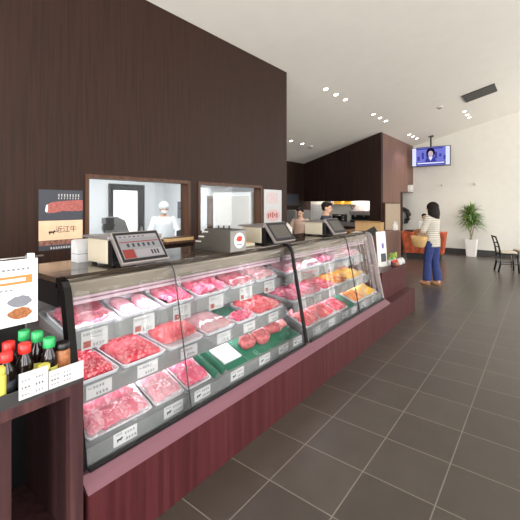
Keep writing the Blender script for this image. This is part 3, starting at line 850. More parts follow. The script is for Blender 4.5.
# every slot: tier, y range, content kind, material, short phrase that singles it out, wrap
SL_ = [
 ('top', .83, 1.13, 'slices', 'pink', 'pink sliced beef on top shelf beside the black end frame', (.05, 'film')),
 ('top', 1.15, 1.42, 'slab2', 'pink', 'two thick pink beef slabs on the top shelf', None),
 ('top', 1.45, 1.70, 'fan', 'pink', 'finely fanned pink beef right of the thin glass joint', None),
 ('top', 1.73, 2.06, 'slices', 'pink', 'glossy rose-pink beef above the pale shaved pork', None),
 ('top', 2.08, 2.38, 'slices', 'red', 'deep pink beef above the steaks', (.045, 'film')),
 ('top', 2.40, 2.70, 'slices', 'pale', 'whitish packed meat on top shelf left of the black divider', (.05, 'film2')),
 ('top', 2.83, 3.17, 'slices', 'pink', 'white-wrapped packs on top shelf just past the black divider', (.06, 'film2')),
 ('top', 3.20, 3.52, 'slices', 'purple', 'purple-red beef at the middle of the far top shelf', (.045, 'film')),
 ('top', 3.55, 3.86, 'slices', 'purple', 'purple-pink beef left of the far glass joint', None),
 ('top', 3.94, 4.24, 'slices', 'purple', 'purple beef right of the far glass joint', (.045, 'film2')),
 ('top', 4.27, 4.58, 'slices', 'pale', 'pale packs at the far end of the top shelf', (.05, 'film2')),
 ('mid', .83, 1.095, 'mince', 'mince', 'coarse red ground beef beside the black end frame', None),
 ('mid', 1.105, 1.405, 'mince', 'mince', 'widest heap of bright red ground beef', None),
 ('mid', 1.415, 1.72, 'strips', 'salmon', 'row of folded orange-red slices right of the ground beef', None),
 ('mid', 1.74, 2.04, 'slices', 'pale', 'palest shaved pork on the middle shelf', (.04, 'film2')),
 ('mid', 2.06, 2.30, 'slices', 'pink', 'small rose slices in front of the green mat', None),
 ('mid', 2.31, 2.69, 'slices', 'salmon', 'broad salmon-pink shaved pork left of the black divider', None),
 ('mid', 2.83, 3.10, 'slices', 'pink', 'rose-pink pork just past the black divider, middle shelf', None),
 ('mid', 3.12, 3.42, 'slices', 'pink', 'vivid pink pork in the middle of the far case', None),
 ('mid', 3.44, 3.72, 'slices', 'red', 'redder pork strips beside the orange chicken', None),
 ('mid', 3.74, 4.06, 'slices', 'chicken', 'orange marinated chicken across the far glass joint', None),
 ('mid', 4.08, 4.56, 'slices', 'yellowchicken', 'yellow marinated chicken at far end of middle shelf', None),
 ('low', .83, 1.20, 'slices', 'pink', 'pale pink slices under film beside the black end frame', (.035, 'film')),
 ('low', 1.205, 1.425, 'slices', 'pink', 'white-filmed pink slices in the middle of the lowest row', (.03, 'film2')),
 ('low', 1.43, 1.645, 'slices', 'pink', 'marbled pink slices beside the dark green dividers', None),
 ('low', 2.83, 3.10, 'slices', 'salmon', 'salmon slices in the lowest row past the black divider', None),
 ('low', 3.12, 3.42, 'slices', 'salmon', 'middle heap of rosy slices in the lowest far row', None),
 ('low', 3.44, 3.70, 'slices', 'red', 'rosy slices left of the lower green mat', None),
 ('low', 3.90, 4.20, 'slices', 'chicken', 'orange chicken pieces in the lowest far row', None),
 ('low', 4.22, 4.56, 'slices', 'yellowchicken', 'yellow-orange chicken at far end of the lowest row', None),
]
CARDS = []
for q, (tier, y0, y1, kind, mat, ph, wrap) in enumerate(SL_):
    w = y1 - y0 - .008; d = TIER[tier][3]; yc = (y0 + y1) / 2
    if ph.startswith('small rose'): d = .15
    tr = tray(tier, y0, y1, 'shallow white tray under the ' + ph, wrap, d=d)
    nm = {'mince': 'ground_beef', 'chicken': 'marinated_chicken', 'yellowchicken': 'marinated_chicken', 'pale': 'shaved_pork', 'salmon': 'shaved_pork'}.get(mat, 'sliced_beef')
    if kind == 'mince':
        stuff(nm, mince_mesh(d, w, mat, q * 3.7, .042), tier, yc, ph)
    elif kind == 'slices':
        stuff(nm, slices_mesh(d, w, mat, q, 3 if d > .3 else 2, max(5, int(w / .036)), .009 if tier != 'low' else .007, .034 if tier != 'low' else .026, hf=wrap[0] if wrap else 0), tier, yc, ph)
    elif kind == 'fan':
        stuff(nm, slices_mesh(d, w, mat, q, 1, 11, .004, .03), tier, yc, ph)
    elif kind == 'slab2':
        for e, dy in enumerate((-.062, .066)):
            o = slab_mesh(d - .06, w * .38, mat, q + e * 2, .036).build('beef_slab')
            tag(o, ('left' if e == 0 else 'right') + ' one of two thick pink beef slabs on the top shelf', 'meat', 'thick beef slabs'); place(o, tier, yc + dy, .028, .004)
    elif kind == 'strips':
        for e in range(7):
            rnd = random.Random(e + 50)
            b = MB(); b.sheet(slice_fn(-d * .5, 0, d - .08, .05, .014, .05, rnd, .002), 10, 8, .006, mat)
            o = b.build('folded_slice'); tag(o, 'folded orange-red slice in the row beside the ground beef', 'meat', 'row of folded orange-red slices')
            place(o, tier, yc - w / 2 + .052 + (w - .104) * e / 6, 0, .002 + .001 * e)
    CARDS.append((tier, yc, ph))

# green mats, white reflection board, dark green dividers and the steaks of the near case
def mat_(tier, y0, y1, d, label, dx=0.0):
    b = MB(); n = int((y1 - y0) / .012)
    b.box((-d, -(y1 - y0) / 2, 0), (0, (y1 - y0) / 2, .003), 'green')
    for k in range(n):
        yy = -(y1 - y0) / 2 + (k + .5) * (y1 - y0) / n; b.box((-d + .004, yy - .0022, .003), (-.004, yy + .0022, .005), 'green')
    o = b.build('green_mat'); tag(o, label, 'mat', 'green mats in the meat cases'); place(o, tier, (y0 + y1) / 2, dx)
mat_('low', 2.02, 2.69, .29, 'large green ribbed mat under the dark steaks')
mat_('low', 1.80, 2.01, .29, 'strip of green mat in front of the white reflection board')
mat_('mid', 2.06, 2.30, .22, 'green mat behind the small rose slices on the middle shelf', .165)
mat_('low', 3.71, 3.89, .27, 'green mat between the rosy slices and orange chicken')
b = MB(); b.box((-.16, -.09, 0), (0, .09, .012), 'tray', .003); o = b.build('reflection_board'); tag(o, 'white board standing in for a reflection left of the steaks', 'board'); place(o, 'low', 1.90, .055, .006)  # stands in for a blurred white reflection, built as a flat board
for k, yy in enumerate((1.675, 1.745)):
    b = MB(); b.box((-.27, -.010, 0), (0, .010, .05), 'green', .003)
    o = b.build('tray_divider'); tag(o, ('left' if k == 0 else 'right') + ' dark green divider standing beside the marbled pink slices', 'divider', 'green tray dividers'); place(o, 'low', yy)
STK = [(2.13, .09, .15, .10, 'smallest round steak beside the white reflection board'), (2.295, .06, .165, .13, 'front dark steak lying on the green mat'), (2.36, .02, .13, .06, None), (2.475, .12, .19, .12, 'long steak with pale fat rim behind on the green mat')]
for k, (yy, dx, w, d, l) in enumerate(STK):
    if l is None: continue
    o = slab_mesh(d + .03, w, 'steak', k + 3, .055).build('steak'); tag(o, l, 'steak', 'dark steaks on the green mat'); place(o, 'low', yy, dx * .8, .004)
o = slab_mesh(.1, .14, 'salmon', 9, .03).build('steak'); tag(o, 'pale salmon-coloured cut left of the black divider in lowest row', 'steak', 'dark steaks on the green mat'); place(o, 'low', 2.63, .12, .004)

cardmesh = {}
def card_obj(style, variant):
    key = (style, variant)
    if key in cardmesh:
        c = cardmesh[key].copy(); C.objects.link(c); return c
    w, h = {'top': (.145, .098), 'mid': (.138, .07), 'low': (.13, .064)}[style]
    b = MB(); rnd = random.Random(variant * 5 + len(style) + ord(style[0]))
    b.box((0, -w / 2, 0), (.003, w / 2, h), 'paper')
    def bar(y, z, ww, hh, m='ink'): b.box((.003, y, z), (.0035, y + ww, z + hh), m)
    def scrib(y, z, n, s, m='ink'):
        for k in range(n):
            for q in range(3):
                bar(y + k * s * 1.15 + rnd.random() * s * .2, z + q * s * .36, s * rnd.uniform(.5, .9), s * .12, m)
            bar(y + k * s * 1.15 + s * rnd.uniform(.1, .6), z - s * .05, s * .13, s * rnd.uniform(.7, 1), m)
    if style == 'top':
        scrib(-w / 2 + .008, h - .024, 7, .0135); scrib(-w / 2 + .06, h - .044, 5, .010, 'inkgrey')
        b.box((.003, -w / 2 + .01, .01), (.0036, -w / 2 + .05, .044), 'meatprint'); scrib(-w / 2 + .062, .012, 4, .015); bar(-w / 2 + .06, .006, .06, .0015, 'inkgrey')
    elif style == 'mid':
        scrib(-w / 2 + .035, h - .024, 4, .014); scrib(-w / 2 + .05, .010, 4, .015, 'ink'); bar(-w / 2 + .008, h - .02, .02, .004, 'inkgrey')
    else:
        b.prism([(.0032, -.034 + .42 * a * 1.15, .026 + .5 * c) for a, c in cow], (.0005, 0, 0), 'ink')
        scrib(-w / 2 + .012, h - .014, 4, .008); scrib(-.005, h - .024, 4, .013); scrib(.0, .010, 4, .014)
    o = b.build('price_card'); cardmesh[key] = o; return o
for q, (tier, yc, ph) in enumerate(CARDS):
    o = card_obj(tier, q % 3); w_ = {'top': 'hanging below the ', 'mid': 'in front of the ', 'low': 'standing before the '}[tier]
    tag(o, 'price card ' + w_ + ph, 'price card', 'price cards in the meat cases')
    if tier == 'top': o.location = (-1.9005, yc + .0, .935 - .098); o.rotation_euler = (0, 0, 0)
    elif tier == 'mid': o.location = (-1.8205, yc, .682 - .07); o.rotation_euler = (0, 0, 0)
    else: o.location = (-1.6615, yc, .408); o.rotation_euler = (0, 0, 0)
for yy, l in ((1.86, 'white price card with cow mark before the white reflection board'), (2.17, 'white price card before the smallest round steak'), (2.42, 'white price card before the long fat-rimmed steak'), (2.63, 'white price card nearest the black divider in the lowest near row'), (3.80, 'white price card before the lower green mat of the far case')):
    o = card_obj('low', 1); tag(o, l, 'price card', 'price cards in the meat cases'); o.location = (-1.6615, yy, .408)
# ------------------------------------------------------------------ things standing on the cases
CT = 1.2437
def scale(x, y, label, variant):
    """weighing and label-printing scale with a tilted customer screen."""
    t = thing('weighing_scale', label, 'scale', (x, y, CT + .0008), 0, 'weighing scales on the meat cases')
    b = MB(); b.box((-.39, 0, .012), (-.16, .33, .155), 'ivory', .012); b.build('housing', t)
    b = MB(); b.box((-.16, .004, .012), (-.115, .326, .15), 'black', .006); b.build('side_panel', t)
    b = MB(); b.box((-.42, -.02, .158), (-.12, .35, .172), 'steel2', .005); b.build('weighing_plate', t)
    for sx in (-.36, -.15):
        for sy in (.03, .3):
            b = MB(); b.cyl((sx, sy, 0), (sx, sy, .016), .014, .014, 'black', 12); b.build('foot', t)
    b = MB(); b.prism([(-.115, .1, .008), (-.02, .1, .008), (-.02, .1, .016), (-.075, .1, .12), (-.115, .1, .12)], (0, .13, 0), 'black'); b.build('screen_stand', t)
    W, H = .315, .215
    fr = MB(); fr.box((-W / 2, 0, -.014), (W / 2, H, .012), 'steel2', .006)
    # local frame of the screen: across = +Y, up = tilted back, out = +X and up
    a = R(38)
    mt = Matrix(((0, -math.sin(a), math.cos(a), 0.0), (1, 0, 0, .155), (0, math.cos(a), math.sin(a), .022), (0, 0, 0, 1)))
    bmesh.ops.transform(fr.bm, matrix=mt, verts=fr.bm.verts); s = fr.build('screen_bezel', t)
    b = MB(); b.box((-W / 2 + .008, .01, .0121), (W / 2 - .008, H - .008, .0131), 'black')
    def q(x0, y0, x1, y1, m, e=0): b.box((x0, y0, .0135 + e), (x1, y1, .0139 + e), m)
    if variant != 1:
        q(-.135, .028, .135, .19, 'scr_grey'); q(-.13, .165, .13, .186, 'scr_pale', .0005); q(-.13, .136, .13, .142, 'scr_red', .0005)
        q(-.13, .03, -.058, .09, 'scr_red', .0005); q(-.05, .036, .13, .085, 'scr_pale', .0005)
        for k in range(6): q(-.09 + k * .034, .104, -.075 + k * .034, .128, 'scr_dark', .0008); q(-.12 + .03 * k, .172, -.105 + .03 * k, .178, 'scr_dark', .001)
        for k in range(3): q(.05 + .02 * k, .045, .062 + .02 * k, .075, 'scr_dark', .001)
    else:
        q(-.135, .028, .135, .19, 'scr_dark'); q(-.12, .04, .12, .18, 'greymid', .0005)
    bmesh.ops.transform(b.bm, matrix=mt, verts=b.bm.verts); b.build('screen_panel', s)
    return t
scale(-1.822, 1.095, 'nearest scale, large tilted customer screen with red square, left end of the cases', 0)
scale(-1.835, 2.555, 'middle scale with dim tilted screen behind the stickered grey box', 1)
scale(-1.845, 3.70, 'farthest scale of the three, white housing and tilted screen before kitchen staff', 1)

t = thing('label_printer', 'grey stepped label printer with a round red sticker on its end', 'printer', (-2.03, 2.07, CT))
b = MB(); b.prism([(-.2, -.09, 0), (.19, -.09, 0), (.19, -.09, .165), (-.08, -.09, .17), (-.10, -.09, .14), (-.15, -.09, .11), (-.17, -.09, .07), (-.2, -.09, .05)], (0, .18, 0), 'greymid'); b.build('body', t)
for xx, zz in ((-.075, .145), (-.12, .105), (-.155, .065)):
    b = MB(); b.box((xx - .03, -.096, zz - .004), (xx + .03, -.089, zz + .006), 'white', .002); b.build('paper_slot', t)
b = MB(); b.box((.19, -.088, .004), (.194, .088, .16), 'grey', .001); e = b.build('end_panel', t)
n = 28
b = MB(); b.prism([(.1942, .06 * math.cos(2 * PI * k / n) + .01, .085 + .06 * math.sin(2 * PI * k / n)) for k in range(n)], (.001, 0, 0), 'white')
b.prism([(.1954, .01 + .032 * math.cos(2 * PI * k / 9) * (1 + .25 * (k % 2)), .098 + .022 * math.sin(2 * PI * k / 9)) for k in range(9)], (.0006, 0, 0), 'inkred'); b.box((.1954, -.022, .05), (.196, .042, .058), 'inkgrey'); b.build('round_sticker', e)
for k in range(3):
    b = MB(); b.cyl((.05 - .06 * k, .05, .165), (.05 - .06 * k, .05, .19), .006, .006, 'black', 10); b.build('peg', t)
t = thing('paper_stack', 'white wrapping paper leaning behind the nearest scale', 'paper', (-2.31, 1.06, CT))
b = MB(); b.prism([(-.04, 0, 0), (.05, 0, 0), (.05, 0, .08), (.02, 0, .12), (-.01, 0, .14), (-.04, 0, .13)], (0, .12, 0), 'paper'); b.build('sheets', t)
b = MB(); b.box((-.044, -.001, .05), (.0505, .121, .054), 'inkgrey'); b.build('band', t)
t = thing('packing_crate', 'low tan wooden crate on the window sill ledge behind the cases', 'crate', (-3.245, 2.62, ZS))
b = MB(); b.box((-.03, -.16, 0), (.05, .2, .04), 'card', .004); b.build('body', t)
b = MB(); b.box((-.034, -.164, .035), (.054, .204, .045), 'frame_wood', .003); b.build('rim', t)
t = thing('cash_tray', 'flat pale tray between middle scale and grey printer', 'tray', (-2.12, 2.36, CT))
b = MB(); b.box((-.14, -.09, 0), (.14, .09, .03), 'ivory', .01); b.build('body', t)
b = MB(); b.box((-.12, -.07, .03), (.12, .07, .036), 'card', .002); b.build('mat', t)

# ------------------------------------------------------------------ condiment rack left of the cases
t = thing('condiment_rack', 'dark wooden rack of sauce bottles left of the nearer case', 'rack', (-1.87, .40, 0))
b = MB(); b.box((.27, -.28, 0), (.31, -.24, .80), 'rackwood', .003); b.build('front_post', t); b = MB(); b.box((.27, .30, 0), (.31, .355, .80), 'rackwood', .003); b.build('front_post', t)
for yy in (-.28, .335):
    b = MB(); b.box((-.3, yy, 0), (.27, yy + .02, .885), 'rackwood', .003); b.build('side_panel', t)
b = MB(); b.box((-.3, -.26, .80), (.31, .355, .845), 'rackwood', .003); b.build('shelf', t)
b = MB(); b.box((-.28, -.26, .12), (.26, .335, .14), 'rackwood', .003); b.build('shelf', t)
b = MB(); b.box((-.3, -.26, .1), (-.28, .335, 1.05), 'black'); b.build('back_panel', t)
b = MB(); b.box((.2, -.26, .14), (.205, .12, .8), 'rackwood'); b.build('door', t)
b = MB(); b.box((.305, -.28, .845), (.312, .355, .90), 'charcoal', .002); b.build('front_lip', t)
RX, RZ = -1.87, .8455
def rack_card(y0, y1, z0, z1, label, seed):
    b = MB(); rnd = random.Random(seed); b.box((0, y0, z0), (.003, y1, z1), 'paper')
    n = int((y1 - y0) / .05)
    for k in range(n):
        for r in range(3):
            for q in range(3):
                yy = y0 + .008 + k * .048 + q * .011; zz = z0 + .015 + r * (z1 - z0 - .02) / 3
                b.box((.003, yy, zz), (.0035, yy + .004 + rnd.random() * .005, zz + .0025), 'inkgrey' if r != 1 else 'ink')
                b.box((.003, yy + .003, zz - .004), (.0035, yy + .0045, zz + .006), 'inkgrey' if r != 1 else 'ink')
    o = b.build('shelf_price_card'); tag(o, label, 'price card'); o.location = (-1.5575, 0, 0)
rack_card(.51, .612, .862, .962, 'taller white price card on the sauce rack, below red-capped bottles', 2)
rack_card(.615, .753, .862, .935, 'lower white price card on sauce rack beside the case, below the sesame jar', 5)
def bottle(x, y, cap, label, name='sauce_bottle', body='soy', h=.185, r=.026):
    t = thing(name, label, 'bottle' if 'bottle' in name else 'jar', (x, y, RZ), 0, 'sauces on the condiment rack')
    b = MB()
    if 'bottle' in name:
        b.lathe([(r * .9, 0), (r, .006), (r, h * .55), (r * .9, h * .66), (r * .45, h * .8), (r * .42, h * .86)], body); b.build('glass_body', t)
        b = MB(); b.lathe([(r * .68, h * .80), (r * .76, h * .82), (r * .74, h * .985), (r * .6, h)], cap); b.build('cap', t)
        b = MB(); b.lathe([(r + .0006, h * .16), (r + .0006, h * .42)], 'yellowlabel' if 'green' in cap else 'slate'); b.build('label_band', t)
    else:
        b.lathe([(r * .92, 0), (r, .008), (r, h * .75), (r * .85, h * .84)], body); b.build('jar_body', t)
        b = MB(); b.lathe([(r * .88, h * .82), (r * .92, h * .84), (r * .92, h * .97), (r * .8, h)], cap); b.build('lid', t)
    return t
bottle(-1.645, .560, 'redcap', 'red-capped soy sauce bottle nearest the front of the rack', h=.2, r=.031)
bottle(-1.712, .525, 'redcap', 'red-capped soy sauce bottle second from the front', h=.2, r=.03)
bottle(-1.64, .495, 'redcap', 'red-capped sauce bottle cut by the photo edge', h=.185, r=.03)
bottle(-1.632, .646, 'greencap', 'green-capped sauce bottle beside the brown sesame jar', h=.2, r=.031)
bottle(-1.705, .628, 'greencap', 'green-capped sauce bottle in the middle of three', h=.215, r=.03)
bottle(-1.768, .60, 'greencap', 'rearmost green-capped sauce bottle', h=.215, r=.03)
bottle(-1.635, .70, 'black', 'brown sesame jar with black lid beside the glass case', 'sesame_jar', 'brownjar', .165, .031)
bottle(-1.594, .612, 'yellowlabel', 'small green pickle jar behind the gap between the price cards', 'pickle_jar', 'greenjar', .11, .024)
bottle(-1.598, .452, 'yellowlabel', 'yellow-green jar at the left edge of the rack', 'pickle_jar', 'yellowlabel', .15, .03)
# sign on a thin stand
t = thing('rack_sign', 'white sign with orange banner clipped on a stand at far left', 'sign', (-1.755, .55, RZ))
b = MB(); b.box((-.004, -.14, .245), (.002, .098, .523), 'white', .002); s = b.build('sign_board', t)
def fq(y0, z0, y1, z1, m): b.box((.002, y0, z0), (.0032, y1, z1), m)
b = MB(); fq(-.1, .42, .075, .455, 'orange'); b.box((.0034, -.05, .43), (.004, .05, .445), 'paper')
rnd = random.Random(9)
for k in range(9): fq(-.09 + k * .018, .478, -.08 + k * .018, .486, 'inkgrey')
for k in range(5): fq(-.08 + k * .018, .395, -.07 + k * .018, .401, 'inkgrey')
b.build('banner_print', s)
b = MB()
for c0, m in ((.345, 'inkgrey'), (.295, 'brownjar')):
    b.prism([(.0022, .03 + .045 * math.cos(2 * PI * k / 18) * (1 + .1 * math.sin(5 * k)), c0 + .024 * math.sin(2 * PI * k / 18) * (1 + .1 * math.cos(3 * k))) for k in range(18)], (.001, 0, 0), m)
b.build('food_picture', s)
b = MB(); b.cyl((-.08, .08, 0), (-.08, .08, .53), .004, .004, 'steel', 10); b.build('pole', t)
b = MB(); b.cyl((-.08, .08, 0), (-.08, .08, .006), .03, .03, 'steel', 20); b.build('base', t)
b = MB(); b.cyl((-.08, .08, .525), (-.004, .08, .525), .004, .004, 'steel', 10); b.cyl((-.012, -.15, .529), (-.012, .125, .529), .004, .004, 'steel', 10); b.box((-.02, .062, .515), (.006, .085, .545), 'white', .003); b.build('clip_bar', t)

# ------------------------------------------------------------------ service counter past the cases
PZ = .3355
t = thing('service_counter', 'maroon counter block past the far end of the meat cases', 'counter', (-2.05, 5.24, PZ))
b = MB(); b.box((-.37, -.53, 0), (.375, .5, .345), 'plinth', .003); b.build('body', t)
b = MB(); b.box((-.38, -.54, .345), (.385, .51, .375), 'plinth', .003); b.build('countertop', t)
KZ = PZ + .3755
t = thing('display_sign', 'white upright poster stand with small blue picture at case end', 'sign', (-1.87, 5.26, KZ))
t.rotation_euler = (0, 0, R(-12))
b = MB(); b.prism([(.02, -.12, 0), (-.02, -.12, .5), (-.028, -.12, .5), (.012, -.12, 0)], (0, .24, 0), 'white'); s = b.build('panel', t)
b = MB()
def sp(y0, z0, y1, z1, m): b.prism([(.0215 - .08 * z0, y0, z0), (.0215 - .08 * z0, y1, z0), (.0215 - .08 * z1, y1, z1), (.0215 - .08 * z1, y0, z1)], (.001, 0, 0), m)
sp(-.0, .25, .055, .33, 'inkpink'); sp(.005, .255, .05, .325, 'scr_blue'); b.build('picture', s); b = MB(); sp(-.04, .06, .09, .18, 'slate'); b.build('dark_picture', s)
b = MB(); b.box((-.12, -.11, 0), (.06, .11, .008), 'white', .002); b.build('base', t)
b = MB(); b.prism([(-.02, -.02, .4), (-.1, -.02, .008), (-.112, -.02, .008), (-.03, -.02, .4)], (0, .04, 0), 'white'); b.build('prop', t)
t = thing('payment_terminal', 'black tilted payment display on a thin post behind the poster stand', 'terminal', (-2.1, 5.45, KZ))
b = MB(); b.cyl((0, 0, 0), (0, 0, .012), .07, .07, 'black', 24); b.build('base', t)
b = MB(); b.cyl((0, 0, .012), (0, 0, .43), .014, .014, 'black'); b.build('post', t)
b = MB(); b.box((-.09, -.01, -.055), (.09, .012, .06), 'black', .006, Matrix.Translation((0, 0, .47)) @ Euler((R(-25), R(-25), R(50))).to_matrix().to_4x4()); b.build('screen', t)
# goods on the counter
def leafy_pack(x, y, label, s):
    t = thing('leafy_pack', label, 'vegetable pack', (x, y, KZ), 0, 'packs of greens on the service counter')
    b = MB(); b.lathe([(.035, 0), (.045, .01), (.045, .06), (.04, .07)], 'tray'); b.build('cup', t)
    b = MB(); rnd = random.Random(s)
    for k in range(16):
        a = rnd.random() * 6.28; rr = .02 + rnd.random() * .03; zz = .08 + rnd.random() * .07
        b.ell((rr * math.cos(a), rr * math.sin(a), zz), (.022, .014, .012), 'leaf2' if k % 3 else 'leaf', 8, Euler((rnd.random(), rnd.random(), a)).to_matrix().to_4x4())
    b.build('leaves', t)
leafy_pack(-1.80, 5.43, 'yellow-green leafy pack nearest the white poster stand', 1)
leafy_pack(-1.84, 5.54, 'leafy pack in the middle of the counter goods', 2)
leafy_pack(-1.84, 5.66, 'leafy pack farthest along the counter', 3)
for k, (x, y, l) in enumerate(((-1.72, 5.30, 'dark red jar in front of the leafy packs, nearer one'), (-1.71, 5.40, 'dark red jar in front of the leafy packs, farther one'))):
    t = thing('preserve_jar', l, 'jar', (x, y, KZ), 0, 'dark red jars on the service counter')
    b = MB(); b.lathe([(.028, 0), (.033, .006), (.033, .055), (.026, .065)], 'brownjar' if k else 'rackwood'); b.build('jar_body', t)
    b = MB(); b.lathe([(.028, .063), (.03, .066), (.03, .08), (.026, .083)], 'redcap'); b.build('lid', t)
for k, (x, y, l) in enumerate(((-1.72, 5.54, 'white paper bag lying on the counter edge beside the leafy packs'), (-1.72, 5.67, 'white paper bag at the far counter corner'))):
    b = MB(); b.loft([(0, 0, 0, .05, .045), (0, 0, .03, .055, .05), (0, 0, .06, .045, .04), (0, .01, .085, .02, .035)], 'paper', 14, power=3)
    o = b.build('paper_bag'); tag(o, l, 'bag', 'white bags on the service counter'); o.location = (x, y, KZ)

# ------------------------------------------------------------------ kitchen fittings
t = thing('register_counter', 'dark plum back counter between the cases and the kitchen side wall', 'counter', (-2.85, 7.7, 0))
b = MB(); b.box((-.5, -.75, 0), (.42, .1, 1.04), 'kside', .004); b.build('body', t)
b = MB(); b.box((-.52, -.77, 1.04), (.44, .12, 1.07), 'kside', .004); b.build('countertop', t)
RC = 1.0705
t = thing('cardboard_box', 'open tan cardboard box on the back counter before the kitchen corner', 'box', (-2.85, 7.3, RC), R(8))
b = MB(); b.box((-.26, -.15, 0), (.26, .15, .17), 'card', .003); b.build('body', t)
b = MB(); b.prism([(-.26, -.15, .17), (.26, -.15, .17), (.26, -.21, .2), (-.26, -.21, .2)], (0, .002, .004), 'card'); b.build('flap', t)
t = thing('hand_towel_roll', 'white bottle on the back counter beside the beige panel', 'bottle', (-2.47, 7.7, RC))
b = MB(); b.lathe([(.035, 0), (.04, .01), (.04, .12), (.015, .15), (.015, .17)], 'white'); b.build('body', t)
b = MB(); b.lathe([(.018, .168), (.018, .19)], 'white'); b.build('cap', t)
t.name = 'pump_bottle'
t = thing('screen_panel', 'beige framed panel standing against the kitchen side wall', 'panel', (KX + .03, 11.0, 0))
b = MB(); b.box((0, -.62, 0), (.03, .75, 1.64), 'beigepanel', .004); b.build('board', t)
b = MB()
for lo, hi in (((-.002, -.65, 0), (.034, -.62, 1.67)), ((-.002, .75, 0), (.034, .78, 1.67)), ((-.002, -.62, 1.64), (.034, .75, 1.67))): b.box(lo, hi, 'frame_wood')
b.build('frame', t)
t = thing('service_ledge', 'low plum partition below the beige panel beyond the counter', 'partition', (-3.2, 9.6, 0))
b = MB(); b.box((-.1, -.6, 0), (.1, .6, .86), 'kside', .004); b.build('body', t)
b = MB(); b.box((-.12, -.62, .86), (.12, .62, .885), 'kside', .004); b.build('cap', t)
t = thing('spray_bottle', 'small white bottle on the plum partition by the doorway', 'bottle', (-3.2, 10.1, .8855))
b = MB(); b.lathe([(.04, 0), (.045, .02), (.045, .16), (.02, .19), (.02, .22)], 'white', seg=16); b.build('body', t)
b = MB(); b.box((-.03, -.02, .22), (.04, .02, .25), 'white', .008); b.build('nozzle', t)
t = thing('wall_speaker', 'small white boxy wall lamp above the kitchen doorway', 'wall lamp', (KX + .075, 12.85, 2.04))
b = MB(); b.box((-.075, -.11, 0), (.06, .11, .24), 'white', .02); b.build('body', t)
b = MB(); b.box((.06, -.09, .03), (.066, .09, .21), 'paper', .003); b.build('diffuser', t)
t.name = 'wall_lamp'
t = thing('wall_ornament', 'dark green curved wreath-like ornament on the white wall by the doorway', 'ornament', (-3.95, Y1 - .03, 1.0))
b = MB(); b.tube([(-.16, 0, .5), (-.02, 0, .47), (.1, 0, .38), (.16, 0, .24), (.13, 0, .1), (.06, 0, .0)], [.02, .06, .085, .085, .055, .015], 'charcoal', 12); b.build('stem', t)
b = MB(); rnd = random.Random(4)
for k in range(60):
    u = rnd.random(); P = [(-.16, .5), (-.02, .47), (.1, .38), (.16, .24), (.13, .1), (.06, .0)]
    j = min(4, int(u * 5)); f = u * 5 - j; x = P[j][0] * (1 - f) + P[j + 1][0] * f; z = P[j][1] * (1 - f) + P[j + 1][1] * f
    b.ell((x + rnd.uniform(-.05, .05), -.04 + rnd.uniform(-.03, 0), z + rnd.uniform(-.05, .05)), (.05, .012, .022), 'charcoal', 8, Euler((0, rnd.random() * 3, rnd.random())).to_matrix().to_4x4())
b.build('leaves', t)
# behind the counter opening
t = thing('kitchen_counter', 'steel kitchen counter under the dark wooden canopy', 'counter', (-5.1, 10.83, 0))
b = MB(); b.box((-1.25, -.09, 0), (1.3, .165, 1.02), 'steel2', .005); b.build('body', t)
b = MB(); b.box((-1.27, -.09, 1.02), (1.32, .168, 1.06), 'steel', .005); b.build('worktop', t)
KT = 1.0605
t = thing('wall_chart', 'large white gridded chart on the kitchen wall behind the dark-shirted worker', 'chart', (-6.25, 10.999, 1.09))
b = MB(); b.box((-.1, -.012, 0), (.40, 0, .54), 'paper'); b.build('sheet', t)
b = MB()
for k in range(6): b.box((-.07 + k * .085, -.0135, .04), (-.065 + k * .085, -.012, .5), 'inkgrey')
for k in range(6): b.box((-.07, -.0135, .06 + k * .08), (.36, -.012, .064 + k * .08), 'inkgrey')
b.build('grid_print', t)
t = thing('wall_chart', 'white menu sheet with pink print on the kitchen wall right of worker', 'chart', (-4.70, 10.999, 1.27))
b = MB(); b.box((-.2, -.012, 0), (.24, 0, .42), 'paper'); b.build('sheet', t)
b = MB(); [b.box((-.14, -.0135, .06 + k * .1), (.1, -.012, .09 + k * .1), 'inkpink') for k in range(3)]; b.build('print', t)
t = thing('kitchen_shelf', 'steel wall shelf carrying yellow boxes in the kitchen', 'shelf', (-5.3, 10.88, 1.60))
b = MB(); b.box((-.5, -.12, 0), (.55, .118, .025), 'steel', .004); b.build('shelf_board', t)
for x in (-.42, .45):
    b = MB(); b.prism([(x, -.1, 0), (x, .118, 0), (x, .118, -.12)], (.02, 0, 0), 'steel2'); b.build('bracket', t)
for k, (x, w, m, l) in enumerate(((-5.62, .2, 'grey', 'grey box at the left end of the kitchen shelf'), (-5.28, .26, 'yellowbox', 'left yellow box on the kitchen shelf'), (-4.96, .2, 'yellowbox', 'right yellow box on the kitchen shelf'))):
    t = thing('storage_box', l, 'box', (x, 10.88, 1.6255), 0, 'boxes on the kitchen shelf')
    b = MB(); b.box((-w / 2, -.1, 0), (w / 2, .1, .11), m, .006); b.build('body', t)
    b = MB(); b.box((-w / 2 - .004, -.104, .11), (w / 2 + .004, .104, .13), 'ivory' if k else 'white', .004); b.build('lid', t)
t = thing('coffee_machine', 'black espresso machine on the kitchen counter', 'coffee machine', (-4.55, 10.82, KT))
b = MB(); b.box((-.3, -.06, 0), (.3, .16, .06), 'black', .01); b.box((-.3, .06, .055), (.3, .16, .3), 'black', .01); b.build('body', t)
b = MB(); b.box((-.31, -.06, .22), (.31, .15, .36), 'steel2', .02); b.build('boiler_housing', t)
for x in (-.14, .14):
    b = MB(); b.cyl((x, -.0, .222), (x, -.0, .17), .035, .03, 'steel', 14); b.cyl((x, -.0, .185), (x, -.12, .175), .012, .014, 'black', 10); b.build('group_head', t)
b = MB(); b.box((-.26, -.05, .06), (.26, .05, .068), 'steel', .002); b.build('drip_tray', t)
